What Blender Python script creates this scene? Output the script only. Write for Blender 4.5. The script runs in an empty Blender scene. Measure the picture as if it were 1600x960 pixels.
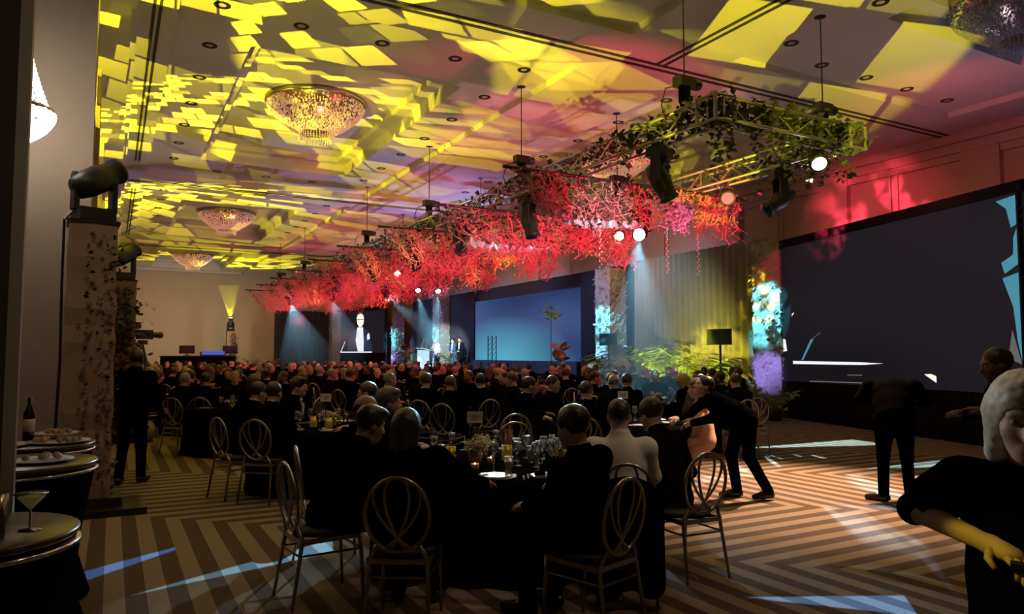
import bpy, math, random
import numpy as np
from mathutils import Vector, Matrix, Euler
rnd = random.Random(7)
PI = math.pi
SC = bpy.context.scene
COL = SC.collection

# ------------------------------------------------------------------ camera
cam_data = bpy.data.cameras.new('camera')
cam_data.sensor_width = 36.0
cam_data.lens = 36.0 * 1140.0 / 1600.0
cam_data.clip_start = 0.05
cam_data.clip_end = 200
cam = bpy.data.objects.new('camera', cam_data)
COL.objects.link(cam)
cam.location = (0, 0, 1.68)
cam.rotation_euler = (math.radians(90 + 3.68), 0, math.radians(-28.7))
SC.camera = cam

# ------------------------------------------------------------------ world / exposure
w = bpy.data.worlds.new('world')
SC.world = w
w.use_nodes = True
w.node_tree.nodes['Background'].inputs[0].default_value = (0.02, 0.018, 0.02, 1)
w.node_tree.nodes['Background'].inputs[1].default_value = 0.3
SC.view_settings.view_transform = 'Standard'
SC.view_settings.look = 'None'
SC.view_settings.exposure = 0.0
SC.view_settings.gamma = 1.0
SC.view_settings.use_curve_mapping = False
SC.cycles.max_bounces = 5
SC.cycles.diffuse_bounces = 2
SC.cycles.glossy_bounces = 2
SC.cycles.transmission_bounces = 3
SC.cycles.transparent_max_bounces = 12
SC.cycles.volume_bounces = 0
SC.cycles.caustics_reflective = False
SC.cycles.caustics_refractive = False
SC.cycles.sample_clamp_indirect = 3.0

# ------------------------------------------------------------------ lamps
def gobo_nodes(nt, kind, scale, rot, seed, cover, shutter=None):
    """Pattern plate of a moving head: a function of the beam direction in the lamp's own space."""
    N, L = nt.nodes, nt.links
    tc = N.new('ShaderNodeTexCoord')
    sep = N.new('ShaderNodeSeparateXYZ')
    L.new(tc.outputs['Normal'], sep.inputs[0])
    def mth(op, a, b=None):
        n = N.new('ShaderNodeMath'); n.operation = op
        for i, v in enumerate((a, b)):
            if v is None: continue
            if isinstance(v, (int, float)): n.inputs[i].default_value = v
            else: L.new(v, n.inputs[i])
        return n.outputs[0]
    zz = mth('MAXIMUM', mth('ABSOLUTE', sep.outputs[2]), 0.05)
    comb = N.new('ShaderNodeCombineXYZ')
    L.new(mth('DIVIDE', sep.outputs[0], zz), comb.inputs[0])
    L.new(mth('DIVIDE', sep.outputs[1], zz), comb.inputs[1])
    mp = N.new('ShaderNodeMapping')
    mp.inputs['Rotation'].default_value = (0, 0, math.radians(rot))
    mp.inputs['Location'].default_value = (seed * 1.37, seed * 0.71, 0)
    mp.inputs['Scale'].default_value = (scale, scale, 1)
    L.new(comb.outputs[0], mp.inputs[0])
    if kind == 'slit':      # framing blades closed to a narrow wedge
        sp = N.new('ShaderNodeSeparateXYZ'); mp.inputs['Location'].default_value = (0, 0, 0)
        L.new(mp.outputs[0], sp.inputs[0])
        wdt = mth('MULTIPLY', mth('ADD', sp.outputs[0], cover), 0.12)
        return mth('MULTIPLY', mth('LESS_THAN', mth('ABSOLUTE', sp.outputs[1]), wdt), mth('LESS_THAN', mth('ABSOLUTE', sp.outputs[0]), cover))
    ramp = N.new('ShaderNodeValToRGB')
    e = ramp.color_ramp.elements
    if kind == 'tiles':
        br = N.new('ShaderNodeTexBrick')
        br.offset = 0.5; br.squash = 1.0
        br.inputs['Color1'].default_value = (0, 0, 0, 1)
        br.inputs['Color2'].default_value = (1, 1, 1, 1)
        br.inputs['Mortar'].default_value = (0, 0, 0, 1)
        br.inputs['Scale'].default_value = 1.0
        br.inputs['Mortar Size'].default_value = 0.05
        br.inputs['Mortar Smooth'].default_value = 0.3
        br.inputs['Brick Width'].default_value = 1.25
        br.inputs['Row Height'].default_value = 1.0
        L.new(mp.outputs[0], br.inputs['Vector'])
        L.new(br.outputs['Color'], ramp.inputs[0])
        e[0].position = 1 - cover - 0.03; e[0].color = (0.02, 0.02, 0.02, 1)
        e[1].position = 1 - cover + 0.03; e[1].color = (1, 1, 1, 1)
        m = ramp.color_ramp.elements.new(min(0.99, 1 - cover + 0.2)); m.color = (0.75, 0.75, 0.75, 1)
        e[-1].color = (1, 1, 1, 1)
        e[1].color = (0.22, 0.22, 0.22, 1)
    elif kind == 'streaks':
        ns = N.new('ShaderNodeTexNoise')
        ns.inputs['Scale'].default_value = 1.0
        ns.inputs['Detail'].default_value = 2.0
        mp.inputs['Scale'].default_value = (scale, scale * 0.16, 1)
        L.new(mp.outputs[0], ns.inputs['Vector'])
        L.new(ns.outputs[0], ramp.inputs[0])
        e[0].position = 1 - cover; e[0].color = (0, 0, 0, 1)
        e[1].position = 1 - cover + 0.07; e[1].color = (1, 1, 1, 1)
    else:  # break-up pattern
        ns = N.new('ShaderNodeTexNoise')
        ns.inputs['Scale'].default_value = 1.0
        ns.inputs['Detail'].default_value = 3.0
        ns.inputs['Roughness'].default_value = 0.6
        L.new(mp.outputs[0], ns.inputs['Vector'])
        L.new(ns.outputs[0], ramp.inputs[0])
        e[0].position = 1 - cover; e[0].color = (0.03, 0.03, 0.03, 1)
        e[1].position = 1 - cover + 0.08; e[1].color = (1, 1, 1, 1)
    if shutter is not None:  # framing blade: nothing leaves below this angle
        return mth('MULTIPLY', ramp.outputs[0], mth('GREATER_THAN', mth('DIVIDE', sep.outputs[1], zz), shutter))
    return ramp.outputs[0]

def slit_spot(loc, a, b, color, watts, half=1.0):  # unseen spot shaped to lay one light wedge on the floor
    a, b = Vector(a), Vector(b); mid = (a + b) / 2
    o = spot('lamp_added_wedge', loc, mid, color, watts, 2.2 * math.degrees(math.atan((b - a).length * 0.55 / (mid - Vector(loc)).length)), 0.1, 0.01)
    R = o.rotation_euler.to_matrix().transposed()
    la, lb = R @ (a - Vector(loc)), R @ (b - Vector(loc))
    ua, ub = Vector((la.x / -la.z, la.y / -la.z)), Vector((lb.x / -lb.z, lb.y / -lb.z)); d = ub - ua
    ang = math.degrees(math.atan2(d.y, d.x)); o.data.use_nodes = True; nt = o.data.node_tree
    em = nt.nodes.get('Emission') or nt.nodes.new('ShaderNodeEmission')
    nt.links.new(gobo_nodes(nt, 'slit', 1.0, -ang, 0, d.length / 2), em.inputs['Color'])
    return o

def spot(name, loc, target, color, watts, angle=40, blend=0.3, radius=0.03, gobo=None):
    d = bpy.data.lights.new(name, 'SPOT')
    d.energy = watts
    d.color = color
    d.spot_size = math.radians(angle)
    d.spot_blend = blend
    d.shadow_soft_size = radius
    o = bpy.data.objects.new(name, d)
    COL.objects.link(o)
    o.location = loc
    o.rotation_euler = (Vector(target) - Vector(loc)).to_track_quat('-Z', 'Y').to_euler()
    if gobo:
        d.use_nodes = True
        nt = d.node_tree
        em = nt.nodes.get('Emission') or nt.nodes.new('ShaderNodeEmission')
        nt.links.new(gobo_nodes(nt, *gobo), em.inputs['Color'])
    return o

YEL = (1.0, 0.86, 0.015)
CYA = (0.25, 0.75, 1.0)
RED = (1.0, 0.05, 0.12)
WRM = (1.0, 0.56, 0.26)
AMB = (1.0, 0.66, 0.42)
# patterned yellow moving heads on the totems along the side wall, thrown onto the ceiling
spot('lamp_gobo_totem', (0.06, 9.34, 3.80), (2.6, 12.2, 7.0), YEL, 2600, 94, 0.2, 0.012, ('tiles', 8.6, 34, 3, 0.48, -0.42))
spot('lamp_gobo_totem', (0.06, 9.34, 3.82), (6.4, 13.4, 7.0), YEL, 4200, 70, 0.2, 0.012, ('tiles', 11.0, 12, 4, 0.42, -0.13))
spot('lamp_gobo_totem', (0.42, 16.22, 3.80), (2.8, 19.6, 7.0), YEL, 3000, 124, 0.2, 0.012, ('tiles', 8.4, 20, 5, 0.50, -0.42))
spot('lamp_gobo_totem', (0.42, 16.22, 3.82), (6.4, 20.4, 7.0), YEL, 3600, 70, 0.2, 0.012, ('tiles', 10.0, 40, 6, 0.42, -0.13))
spot('lamp_gobo_totem', (0.50, 25.62, 3.80), (3.2, 29.6, 7.0), YEL, 4200, 130, 0.2, 0.012, ('tiles', 8.0, 55, 8, 0.52, -0.40))
spot('lamp_gobo_totem', (6.42, 48.24, 4.04), (5.0, 43.0, 7.0), YEL, 4200, 130, 0.3, 0.012, ('tiles', 7.5, 10, 11, 0.55, -0.30))
spot('lamp_added_yellow', (3.6, 0.3, 1.3), (8.4, 7.6, 7.0), YEL, 9500, 40, 0.1, 0.012, ('tiles', 9.0, 12, 14, 0.50))  # unseen yellow spot added out of frame for the near ceiling tiles
spot('lamp_added_yellow', (-0.25, 2.6, 3.4), (2.1, 1.15, 1.1), YEL, 160, 9, 0.4, 0.02)  # unseen small spot added to turn the woman's forearm yellow
# pale uplights near the stage: pink-violet bounce on the ceiling over the truss
spot('lamp_uplight_violet', (12.6, 24.0, 1.4), (8.4, 23.5, 7.0), (0.42, 0.40, 1.0), 1500, 80, 0.5, 0.05, ('breakup', 3.0, 20, 2, 0.62))
spot('lamp_uplight_salmon', (11.5, 12.5, 1.2), (9.0, 14.5, 7.0), (1.0, 0.50, 0.45), 520, 96, 0.5, 0.03, ('tiles', 3.2, 40, 6, 0.62))
spot('lamp_uplight_salmon', (11.6, 33.5, 1.2), (8.0, 34.0, 7.0), (1.0, 0.52, 0.42), 520, 100, 0.5, 0.03, ('tiles', 3.2, 20, 9, 0.62))
spot('lamp_uplight_blue', (12.3, 3.0, 1.0), (14.6, 5.8, 7.2), (0.32, 0.42, 1.0), 240, 60, 0.8, 0.2)
# dim warm fill spots added under the ceiling to raise the room level
for px in (4.0, 9.5, 14.5):
    for py in (4.0, 15.0, 27.0, 39.0):
        spot('lamp_added_fill', (px, py, 6.6), (px, py, 0), (1.0, 0.72, 0.50), 15, 150, 0.6, 0.12)
for p, t, e in (((3.5, 44, 2.4), (3.2, 52, 3.6), 620), ((10.0, 40.5, 2.2), (8.5, 52, 4.4), 420)):
    spot('lamp_added_wall_fill', p, t, (1.0, 0.86, 0.62), e, 110, 0.9, 0.3)  # unseen fill added to brighten the end wall
spot('lamp_added_ceiling_fill', (4.4, 15.5, 2.4), (4.4, 15.6, 7.0), (1.0, 0.74, 0.66), 130, 165, 0.6, 0.5)  # unseen wide fill added below the ceiling
spot('lamp_added_ceiling_fill', (11.6, 7.5, 2.4), (11.6, 7.6, 7.0), (1.0, 0.66, 0.70), 95, 165, 0.6, 0.5)
spot('lamp_added_ceiling_fill', (5.5, 30.5, 2.4), (5.5, 30.6, 7.0), (1.0, 0.76, 0.66), 150, 165, 0.6, 0.5)
# warm wash on carpet and tables: the truss can, then unseen overhead fill
spot('lamp_warm_par_fill', (8.86, 6.92, 4.34), (7.5, 6.4, 0), (1.0, 0.60, 0.36), 3000, 66, 0.8, 0.09)
spot('lamp_warm_par_fill', (3.4, 2.4, 6.2), (3.6, 3.4, 0), (1.0, 0.64, 0.36), 70, 110, 0.9, 0.2)
spot('lamp_warm_par_fill', (4.0, 7.0, 6.2), (4.0, 7.4, 0), (1.0, 0.72, 0.52), 80, 90, 0.9, 0.2)
spot('lamp_warm_par_fill', (0.9, 6.4, 5.6), (0.5, 8.4, 0), (1.0, 0.66, 0.38), 70, 80, 0.9, 0.2)
# cool patterned heads on the carpet, with added rim, accent and wedge spots
spot('lamp_cool_pattern', (9.26, 11.59, 4.07), (2.6, 4.0, 1.3), CYA, 1500, 20, 0.2, 0.03, ('breakup', 12.0, 0, 4, 0.5))
spot('lamp_added_cool', (0.3, 9.3, 3.9), (2.44, 1.22, 1.53), (0.80, 0.94, 1.0), 650, 5, 0.5, 0.03)  # unseen cool spot added for the rim on the woman's hair
spot('lamp_added_cool', (8.4, 12.0, 3.7), (2.42, 3.86, 1.32), (0.45, 0.85, 1.0), 5000, 4.2, 0.5, 0.02)  # unseen narrow spot added to rim the seated man's hair
spot('lamp_added_cool', (9.26, 11.59, 4.05), (3.35, 5.45, 0.85), (0.72, 0.88, 1.0), 3200, 4.6, 0.6, 0.02)  # extra narrow spot added for sparkle on the table glasses
spot('lamp_warm_par_fill', (5.4, 1.9, 5.4), (3.2, 4.3, 1.0), (1.0, 0.82, 0.62), 120, 15, 0.6, 0.05)  # unseen spot added to brighten the white shirt
spot('lamp_added_fill', (0.4, -1.2, 4.2), (-0.36, 3.6, 2.3), (1.0, 0.8, 0.5), 22, 26, 0.6, 0.05)  # unseen spot added to light the door edge
spot('lamp_added_accent', (7.5, 8.5, 3.3), (7.4, 10.26, 3.98), (0.62, 0.92, 1.0), 240, 46, 0.5, 0.03)  # unseen accent spots added to colour the nets and fabric swag
spot('lamp_added_accent', (8.9, 9.2, 3.4), (9.1, 10.26, 4.1), (0.40, 0.36, 1.0), 150, 40, 0.6, 0.03)
spot('lamp_added_accent', (8.4, 22.4, 3.5), (8.3, 23.6, 4.1), YEL, 160, 44, 0.6, 0.03)
spot('lamp_added_accent', (8.9, 15.6, 3.5), (8.8, 16.6, 4.0), YEL, 130, 44, 0.6, 0.03)
for ax, ay in ((6.3, 20.2), (9.6, 20.2), (7.2, 30.1), (6.2, 16.6)):
    spot('lamp_added_accent', (ax + 0.3, ay - 1.2, 3.5), (ax, ay, 4.1), (1.0, 0.78, 0.2), 90, 40, 0.6, 0.03)
spot('lamp_added_accent', (6.9, 12.2, 3.5), (6.7, 13.56, 4.0), (0.8, 0.95, 1.0), 45, 40, 0.6, 0.03)
spot('lamp_cool_pattern', (9.6, 7.3, 4.6), (4.6, 2.9, 0), (0.3, 0.55, 1.0), 2200, 26, 0.2, 0.02, ('streaks', 14, 70, 4, 0.40))
spot('lamp_cool_pattern', (11.2, 10.5, 4.7), (8.9, 6.6, 0), (0.55, 0.85, 1.0), 7000, 38, 0.3, 0.02, ('streaks', 18, 15, 7, 0.42))
slit_spot((4.2, 13.4, 4.5), (0.92, 7.35, 0), (-0.26, 6.4, 0), (0.06, 0.30, 1.0), 10000)
slit_spot((6.2, 13.2, 4.5), (0.2, 5.85, 0), (1.80, 6.5, 0), (0.2, 0.6, 1.0), 12000)
spot('lamp_cool_pattern', (8.2, 16.4, 4.4), (5.2, 9.2, 1.0), (0.55, 0.85, 1.0), 2400, 38, 0.3, 0.03, ('breakup', 7.0, 0, 9, 0.55))
slit_spot((12.6, 13.2, 4.6), (9.9, 9.55, 0), (12.8, 9.05, 0), (0.5, 0.85, 1.0), 7000)
slit_spot((12.8, 11.5, 4.6), (9.7, 7.0, 0), (11.9, 6.6, 0), (0.4, 0.8, 1.0), 6500)
slit_spot((11.8, 12.0, 4.6), (8.4, 7.4, 0), (5.6, 7.5, 0), (1.0, 0.92, 0.85), 5000)
slit_spot((10.6, 9.8, 4.6), (6.9, 5.6, 0), (8.2, 4.6, 0), (0.45, 0.65, 1.0), 3000)
slit_spot((9.6, 7.3, 4.6), (3.9, 3.75, 0), (4.75, 3.1, 0), (0.18, 0.45, 1.0), 6500)
slit_spot((7.2, 8.4, 4.6), (2.9, 4.4, 0), (3.1, 3.9, 0), (0.3, 0.75, 0.9), 4000)
# red wash on the hanging foliage, the side wall and the far crowd
for yy in (10.26, 13.56, 16.6, 20.2, 23.6, 26.9, 30.1, 33.3, 36.3):
    spot('lamp_red_wash', (7.6, yy - 2.0, 3.1), (7.9, yy, 4.3), RED, 430 if yy < 15 else 300, 92, 0.5, 0.05)
    if yy < 28:
        spot('lamp_red_wash', (10.2, yy - 1.6, 4.5), (9.6, yy, 4.1), RED, 250 if yy < 15 else 160, 96, 0.5, 0.05)
spot('lamp_red_wall', (13.6, 11.2, 4.4), (18, 12.4, 5.0), RED, 2600, 54, 1.0, 0.05, ('breakup', 4.5, 0, 2, 0.52))
spot('lamp_wall_pink', (13.6, 20.0, 4.6), (18.0, 21.5, 5.6), (1.0, 0.50, 0.50), 260, 120, 0.9, 0.2)
spot('lamp_wall_pink', (13.6, 30.0, 4.6), (18.0, 31.5, 5.6), (1.0, 0.60, 0.60), 240, 120, 0.9, 0.2)
spot('lamp_red_wall', (15.2, 12.6, 6.3), (17.9, 12.4, 5.2), RED, 170, 90, 0.8, 0.05)
spot('lamp_red_wall', (12.4, 8.0, 5.2), (18, 9.6, 7.0), (1.0, 0.12, 0.14), 170, 110, 0.9, 0.1)
spot('lamp_red_screen', (13.2, 11.0, 5.0), (15.5, 13.3, 3.9), RED, 260, 24, 0.5, 0.05)
for px, py in ((6.0, 24.0), (5.0, 31.0), (9.5, 29.0)):
    spot('lamp_red_crowd', (px + 1.5, py, 4.5), (px - 1, py + 1.5, 1.0), (1.0, 0.12, 0.10), 500, 100, 0.6, 0.1)
# stage: cyan and blue beams from the truss and the floor, yellow on drapes and palms
BEAMS = [((9.30, 11.66, 4.02), (9.6, 11.9, 0.2), CYA, 1500, 44), ((9.32, 11.68, 4.02), (14.5, 16.4, 0.6), CYA, 1600, 36), ((9.33, 27.05, 3.88), (15.8, 33.0, 1.0), CYA, 2200, 16),
         ((11.15, 28.5, 4.1), (13.4, 32.0, 1.0), CYA, 2200, 22), ((12.05, 28.5, 4.1), (13.6, 32.6, 1.0), CYA, 2400, 22),
         ((7.04, 33.58, 3.92), (9.5, 40.0, 0.5), CYA, 2600, 34), ((8.04, 30.38, 3.9), (11.5, 38.0, 0.8), CYA, 1800, 24)]
for p, t, c, e, a in BEAMS:
    spot('lamp_stage_beam', p, t, c, e, a, 0.4, 0.04, ('breakup', 14.0, 0, 3, 0.62))
spot('lamp_stage_key', (12.2, 28.9, 4.45), (16.3, 38.0, 1.9), (0.82, 0.95, 1.0), 9000, 20, 0.5, 0.06)
for py in (18.5, 23.0, 28.0, 33.0, 38.0, 42.0):
    spot('lamp_stage_wash', (12.4, py, 5.0), (16.6, py + 0.5, 2.6), (0.13, 0.26, 0.60), 1000, 84, 0.8, 0.1)
spot('lamp_stage_yellow', (14.3, 18.2, 0.25), (16.4, 17.6, 3.0), (1.0, 0.83, 0.05), 110, 92, 0.8, 0.05)
spot('lamp_stage_yellow', (15.9, 16.9, 0.2), (16.3, 17.1, 4.0), (1.0, 0.85, 0.06), 130, 120, 0.8, 0.05)
spot('lamp_stage_yellow', (12.0, 15.2, 4.5), (15.2, 16.6, 1.3), (1.0, 0.86, 0.06), 3600, 44, 0.5, 0.04, ('breakup', 6.0, 0, 4, 0.6))
spot('lamp_stage_yellow', (13.2, 15.2, 1.5), (15.4, 17.4, 1.8), (1.0, 0.86, 0.06), 620, 88, 0.8, 0.05)
spot('lamp_stage_yellow', (12.6, 16.2, 4.8), (15.5, 16.0, 1.2), (0.95, 0.9, 0.12), 160, 60, 0.8, 0.05, ('breakup', 5.0, 0, 6, 0.6))
spot('lamp_floor_amber', (14.64, 22.8, 1.22), (15.6, 25.0, 3.9), (1.0, 0.42, 0.12), 260, 30, 0.5, 0.03)
spot('lamp_floor_yellow', (12.40, 13.94, 1.16), (10.6, 16.2, 1.9), YEL, 240, 28, 0.5, 0.03)
spot('lamp_beam_yellow', (6.42, 48.24, 4.06), (6.2, 48.0, 7.0), YEL, 500, 36, 0.4, 0.03, ('breakup', 9.0, 0, 2, 0.55))
for py, pz in ((14.1, 2.4), (22.1, 3.0), (39.4, 3.0), (45.4, 3.2)):
    spot('lamp_column_cyan', (12.6, py - 1.2, 4.6), (15.9, py, 2.6), (0.15, 0.78, 0.95), 3600, 26, 0.4, 0.03, ('breakup', 7.0, 0, py, 0.58))
    spot('lamp_column_violet', (13.6, py - 1.0, 0.9), (15.9, py, 1.2), (0.34, 0.26, 1.0), 620, 34, 0.5, 0.03)
spot('lamp_column_yellow', (13.4, 13.9, 3.0), (15.8, 14.4, 3.2), YEL, 800, 46, 0.5, 0.03, ('breakup', 5.0, 0, 3, 0.5))
spot('lamp_chandelier_glow', (-0.55, 7.6, 4.6), (-0.7, 9.9, 3.4), (1.0, 0.72, 0.46), 14, 150, 0.9, 0.2)

# ------------------------------------------------------------------ materials
def mat(name, rgb, rough=0.6, metal=0.0, emit=None, es=0.0, var=0.12, scale=6.0, bump=0.0, spec=0.5, trans=0.0):
    m = bpy.data.materials.new(name)
    m.use_nodes = True
    nt = m.node_tree; N = nt.nodes; L = nt.links
    b = N['Principled BSDF']
    tc = N.new('ShaderNodeTexCoord')
    ns = N.new('ShaderNodeTexNoise')
    ns.inputs['Scale'].default_value = scale
    ns.inputs['Detail'].default_value = 3.0
    L.new(tc.outputs['Object'], ns.inputs['Vector'])
    mx = N.new('ShaderNodeMix'); mx.data_type = 'RGBA'
    mx.inputs[6].default_value = tuple(c * (1 - var) for c in rgb) + (1,)
    mx.inputs[7].default_value = tuple(min(1, c * (1 + var)) for c in rgb) + (1,)
    L.new(ns.outputs[0], mx.inputs[0])
    L.new(mx.outputs[2], b.inputs['Base Color'])
    b.inputs['Roughness'].default_value = rough
    b.inputs['Metallic'].default_value = metal
    b.inputs['Specular IOR Level'].default_value = spec
    if emit:
        b.inputs['Emission Color'].default_value = emit + (1,)
        b.inputs['Emission Strength'].default_value = es
    if bump:
        bp = N.new('ShaderNodeBump'); bp.inputs['Strength'].default_value = bump; bp.inputs['Distance'].default_value = 0.02
        L.new(ns.outputs[0], bp.inputs['Height']); L.new(bp.outputs[0], b.inputs['Normal'])
    return m

def glass_mat(name, tint=(1, 1, 1), refl=0.5):
    m = bpy.data.materials.new(name); m.use_nodes = True
    nt = m.node_tree; N = nt.nodes; L = nt.links
    N.remove(N['Principled BSDF'])
    tr = N.new('ShaderNodeBsdfTransparent'); tr.inputs[0].default_value = tint + (1,)
    gl = N.new('ShaderNodeBsdfGlossy'); gl.inputs['Roughness'].default_value = 0.2
    ns = N.new('ShaderNodeTexNoise'); ns.inputs['Scale'].default_value = 30
    lw = N.new('ShaderNodeLayerWeight'); lw.inputs['Blend'].default_value = refl
    ml = N.new('ShaderNodeMath'); ml.operation = 'MULTIPLY_ADD'; ml.inputs[1].default_value = 0.35
    L.new(ns.outputs[0], ml.inputs[0]); L.new(lw.outputs['Fresnel'], ml.inputs[2])
    mx = N.new('ShaderNodeMixShader')
    L.new(ml.outputs[0], mx.inputs[0]); L.new(tr.outputs[0], mx.inputs[1]); L.new(gl.outputs[0], mx.inputs[2])
    L.new(mx.outputs[0], N['Material Output'].inputs['Surface'])
    return m

def emit_mat(name, rgb, s):
    m = bpy.data.materials.new(name); m.use_nodes = True
    nt = m.node_tree; N = nt.nodes
    N.remove(N['Principled BSDF'])
    e = N.new('ShaderNodeEmission'); e.inputs[0].default_value = rgb + (1,); e.inputs[1].default_value = s
    nt.links.new(e.outputs[0], N['Material Output'].inputs['Surface'])
    return m

def carpet_mat():
    m = bpy.data.materials.new('chevron_carpet'); m.use_nodes = True
    nt = m.node_tree; N = nt.nodes; L = nt.links
    b = N['Principled BSDF']; b.inputs['Roughness'].default_value = 0.85; b.inputs['Specular IOR Level'].default_value = 0.2
    tc = N.new('ShaderNodeTexCoord'); sep = N.new('ShaderNodeSeparateXYZ')
    L.new(tc.outputs['Object'], sep.inputs[0])
    def mth(op, a, bb=None, c=None):
        n = N.new('ShaderNodeMath'); n.operation = op
        for i, v in enumerate((a, bb, c)):
            if v is None: continue
            if isinstance(v, (int, float)): n.inputs[i].default_value = v
            else: L.new(v, n.inputs[i])
        return n.outputs[0]
    per = 0.265; band = 13 * per
    x, y = sep.outputs[0], sep.outputs[1]
    k = mth('DIVIDE', mth('SUBTRACT', mth('ADD', x, y), 8.92 - 20 * band), 2 * band)
    par = mth('GREATER_THAN', mth('FRACT', k), 0.5)           # 1: stripes run along the depth
    s_a = mth('FRACT', mth('DIVIDE', mth('ADD', x, 50 * per), per))
    s_b = mth('FRACT', mth('DIVIDE', mth('SUBTRACT', 8.92 + 400 * per, y), per))
    sel = N.new('ShaderNodeMix'); sel.data_type = 'FLOAT'
    L.new(par, sel.inputs[0]); L.new(s_b, sel.inputs[2]); L.new(s_a, sel.inputs[3])
    dark = mth('GREATER_THAN', sel.outputs[0], 0.5)
    n1 = N.new('ShaderNodeTexNoise'); n1.inputs['Scale'].default_value = 90; n1.inputs['Detail'].default_value = 3
    L.new(tc.outputs['Object'], n1.inputs['Vector'])
    mix = N.new('ShaderNodeMix'); mix.data_type = 'RGBA'
    mix.inputs[6].default_value = (0.34, 0.255, 0.18, 1); mix.inputs[7].default_value = (0.115, 0.075, 0.052, 1)
    L.new(dark, mix.inputs[0])
    m2 = N.new('ShaderNodeMix'); m2.data_type = 'RGBA'; m2.blend_type = 'MULTIPLY'; m2.inputs[0].default_value = 0.7
    cr = N.new('ShaderNodeValToRGB'); cr.color_ramp.elements[0].color = (0.55, 0.55, 0.55, 1); cr.color_ramp.elements[0].position = 0.3
    cr.color_ramp.elements[1].position = 0.7
    L.new(n1.outputs[0], cr.inputs[0]); L.new(mix.outputs[2], m2.inputs[6]); L.new(cr.outputs[0], m2.inputs[7])
    L.new(m2.outputs[2], b.inputs['Base Color'])
    bp = N.new('ShaderNodeBump'); bp.inputs['Strength'].default_value = 0.25; bp.inputs['Distance'].default_value = 0.004
    L.new(n1.outputs[0], bp.inputs['Height']); L.new(bp.outputs[0], b.inputs['Normal'])
    return m

M = {}
M['carpet'] = carpet_mat()
M['ceiling'] = mat('ceiling_plaster', (0.62, 0.58, 0.55), 0.85, var=0.03, scale=1.2, spec=0.15)
M['wall'] = mat('wall_covering', (0.50, 0.42, 0.33), 0.8, var=0.06, scale=2, spec=0.2)
M['panel'] = mat('wall_panel_fabric', (0.42, 0.34, 0.26), 0.85, var=0.05, scale=40, spec=0.1)
M['groove'] = mat('track_groove', (0.03, 0.028, 0.03), 0.7)
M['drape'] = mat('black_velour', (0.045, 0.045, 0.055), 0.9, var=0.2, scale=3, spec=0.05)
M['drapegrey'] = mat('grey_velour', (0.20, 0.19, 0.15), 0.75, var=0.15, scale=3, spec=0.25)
M['black'] = mat('black_plastic', (0.018, 0.018, 0.02), 0.45)
M['blackmat'] = mat('black_cloth', (0.012, 0.012, 0.014), 0.95, spec=0.0)
M['steel'] = mat('aluminium_truss', (0.62, 0.62, 0.63), 0.35, 0.9)
M['blacksteel'] = mat('black_steel', (0.03, 0.03, 0.033), 0.4, 0.6)
M['gold'] = mat('gold_chair_metal', (0.40, 0.345, 0.28), 0.28, 0.92)
M['seat'] = mat('dark_seat_pad', (0.03, 0.028, 0.03), 0.7)
M['cloth'] = mat('black_tablecloth', (0.005, 0.005, 0.0055), 0.95, var=0.2, spec=0.0)
M['leaf'] = mat('dark_leaf', (0.045, 0.06, 0.025), 0.55, var=0.4, scale=3)
M['leafgreen'] = mat('green_leaf', (0.17, 0.25, 0.05), 0.5, var=0.4, scale=3)
M['leafred'] = mat('rust_leaf', (0.45, 0.12, 0.07), 0.5, var=0.3, scale=6)
M['net'] = mat('vine_red_light_tint', (0.62, 0.22, 0.20), 0.7, var=0.35, scale=5)  # neutral vines: red stage light partly put into the base colour
M['foil'] = mat('crumpled_silver_fabric', (0.78, 0.76, 0.78), 0.25, 0.5, var=0.1)
M['sheer'] = mat('tan_totem_cover', (0.42, 0.30, 0.21), 0.8, var=0.12, scale=3)
M['bark'] = mat('column_foliage_cover', (0.30, 0.27, 0.24), 0.8, var=0.55, scale=14, bump=1.0)
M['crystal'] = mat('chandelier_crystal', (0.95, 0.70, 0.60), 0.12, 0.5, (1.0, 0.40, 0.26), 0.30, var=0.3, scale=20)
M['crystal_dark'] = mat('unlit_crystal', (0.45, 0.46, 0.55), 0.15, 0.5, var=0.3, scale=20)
M['edge'] = mat('brushed_edge', (0.62, 0.58, 0.52), 0.45, 0.3)
M['crystal_lit'] = mat('lit_crystal', (0.95, 0.9, 0.85), 0.2, 0.0, (1.0, 0.86, 0.74), 5.0)
M['chrome'] = mat('polished_chrome', (0.85, 0.85, 0.87), 0.12, 1.0)
M['glass'] = glass_mat('clear_glass')
M['drink'] = mat('pale_drink', (0.75, 0.66, 0.22), 0.1, 0, (0.8, 0.7, 0.2), 0.05)
M['amber'] = mat('amber_drink', (0.6, 0.35, 0.1), 0.1)
M['plate'] = mat('pale_charger_plate', (0.62, 0.56, 0.50), 0.25, 0.3)
M['white'] = mat('white_china', (0.75, 0.73, 0.70), 0.3)
M['card'] = mat('paper_card', (0.78, 0.72, 0.55), 0.7, var=0.05)
M['ink'] = mat('dark_ink', (0.05, 0.05, 0.05), 0.8)
M['candleglass'] = mat('gold_mercury_glass', (0.55, 0.37, 0.06), 0.25, 0.6, (1.0, 0.62, 0.06), 0.03, var=0.9, scale=32)
M['flame'] = emit_mat('candle_flame', (1.0, 0.62, 0.2), 14.0)
M['flower'] = mat('cream_petals', (0.72, 0.66, 0.38), 0.7, var=0.2)
M['peach'] = mat('peach_rose', (0.80, 0.50, 0.38), 0.7, var=0.2)
M['food'] = mat('canape_bites', (0.55, 0.38, 0.22), 0.7, var=0.5, scale=40)
M['tray'] = mat('dark_wood_top', (0.10, 0.06, 0.04), 0.3, var=0.3, scale=4)
M['bottle'] = mat('dark_wine_bottle', (0.01, 0.012, 0.01), 0.1)
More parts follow.
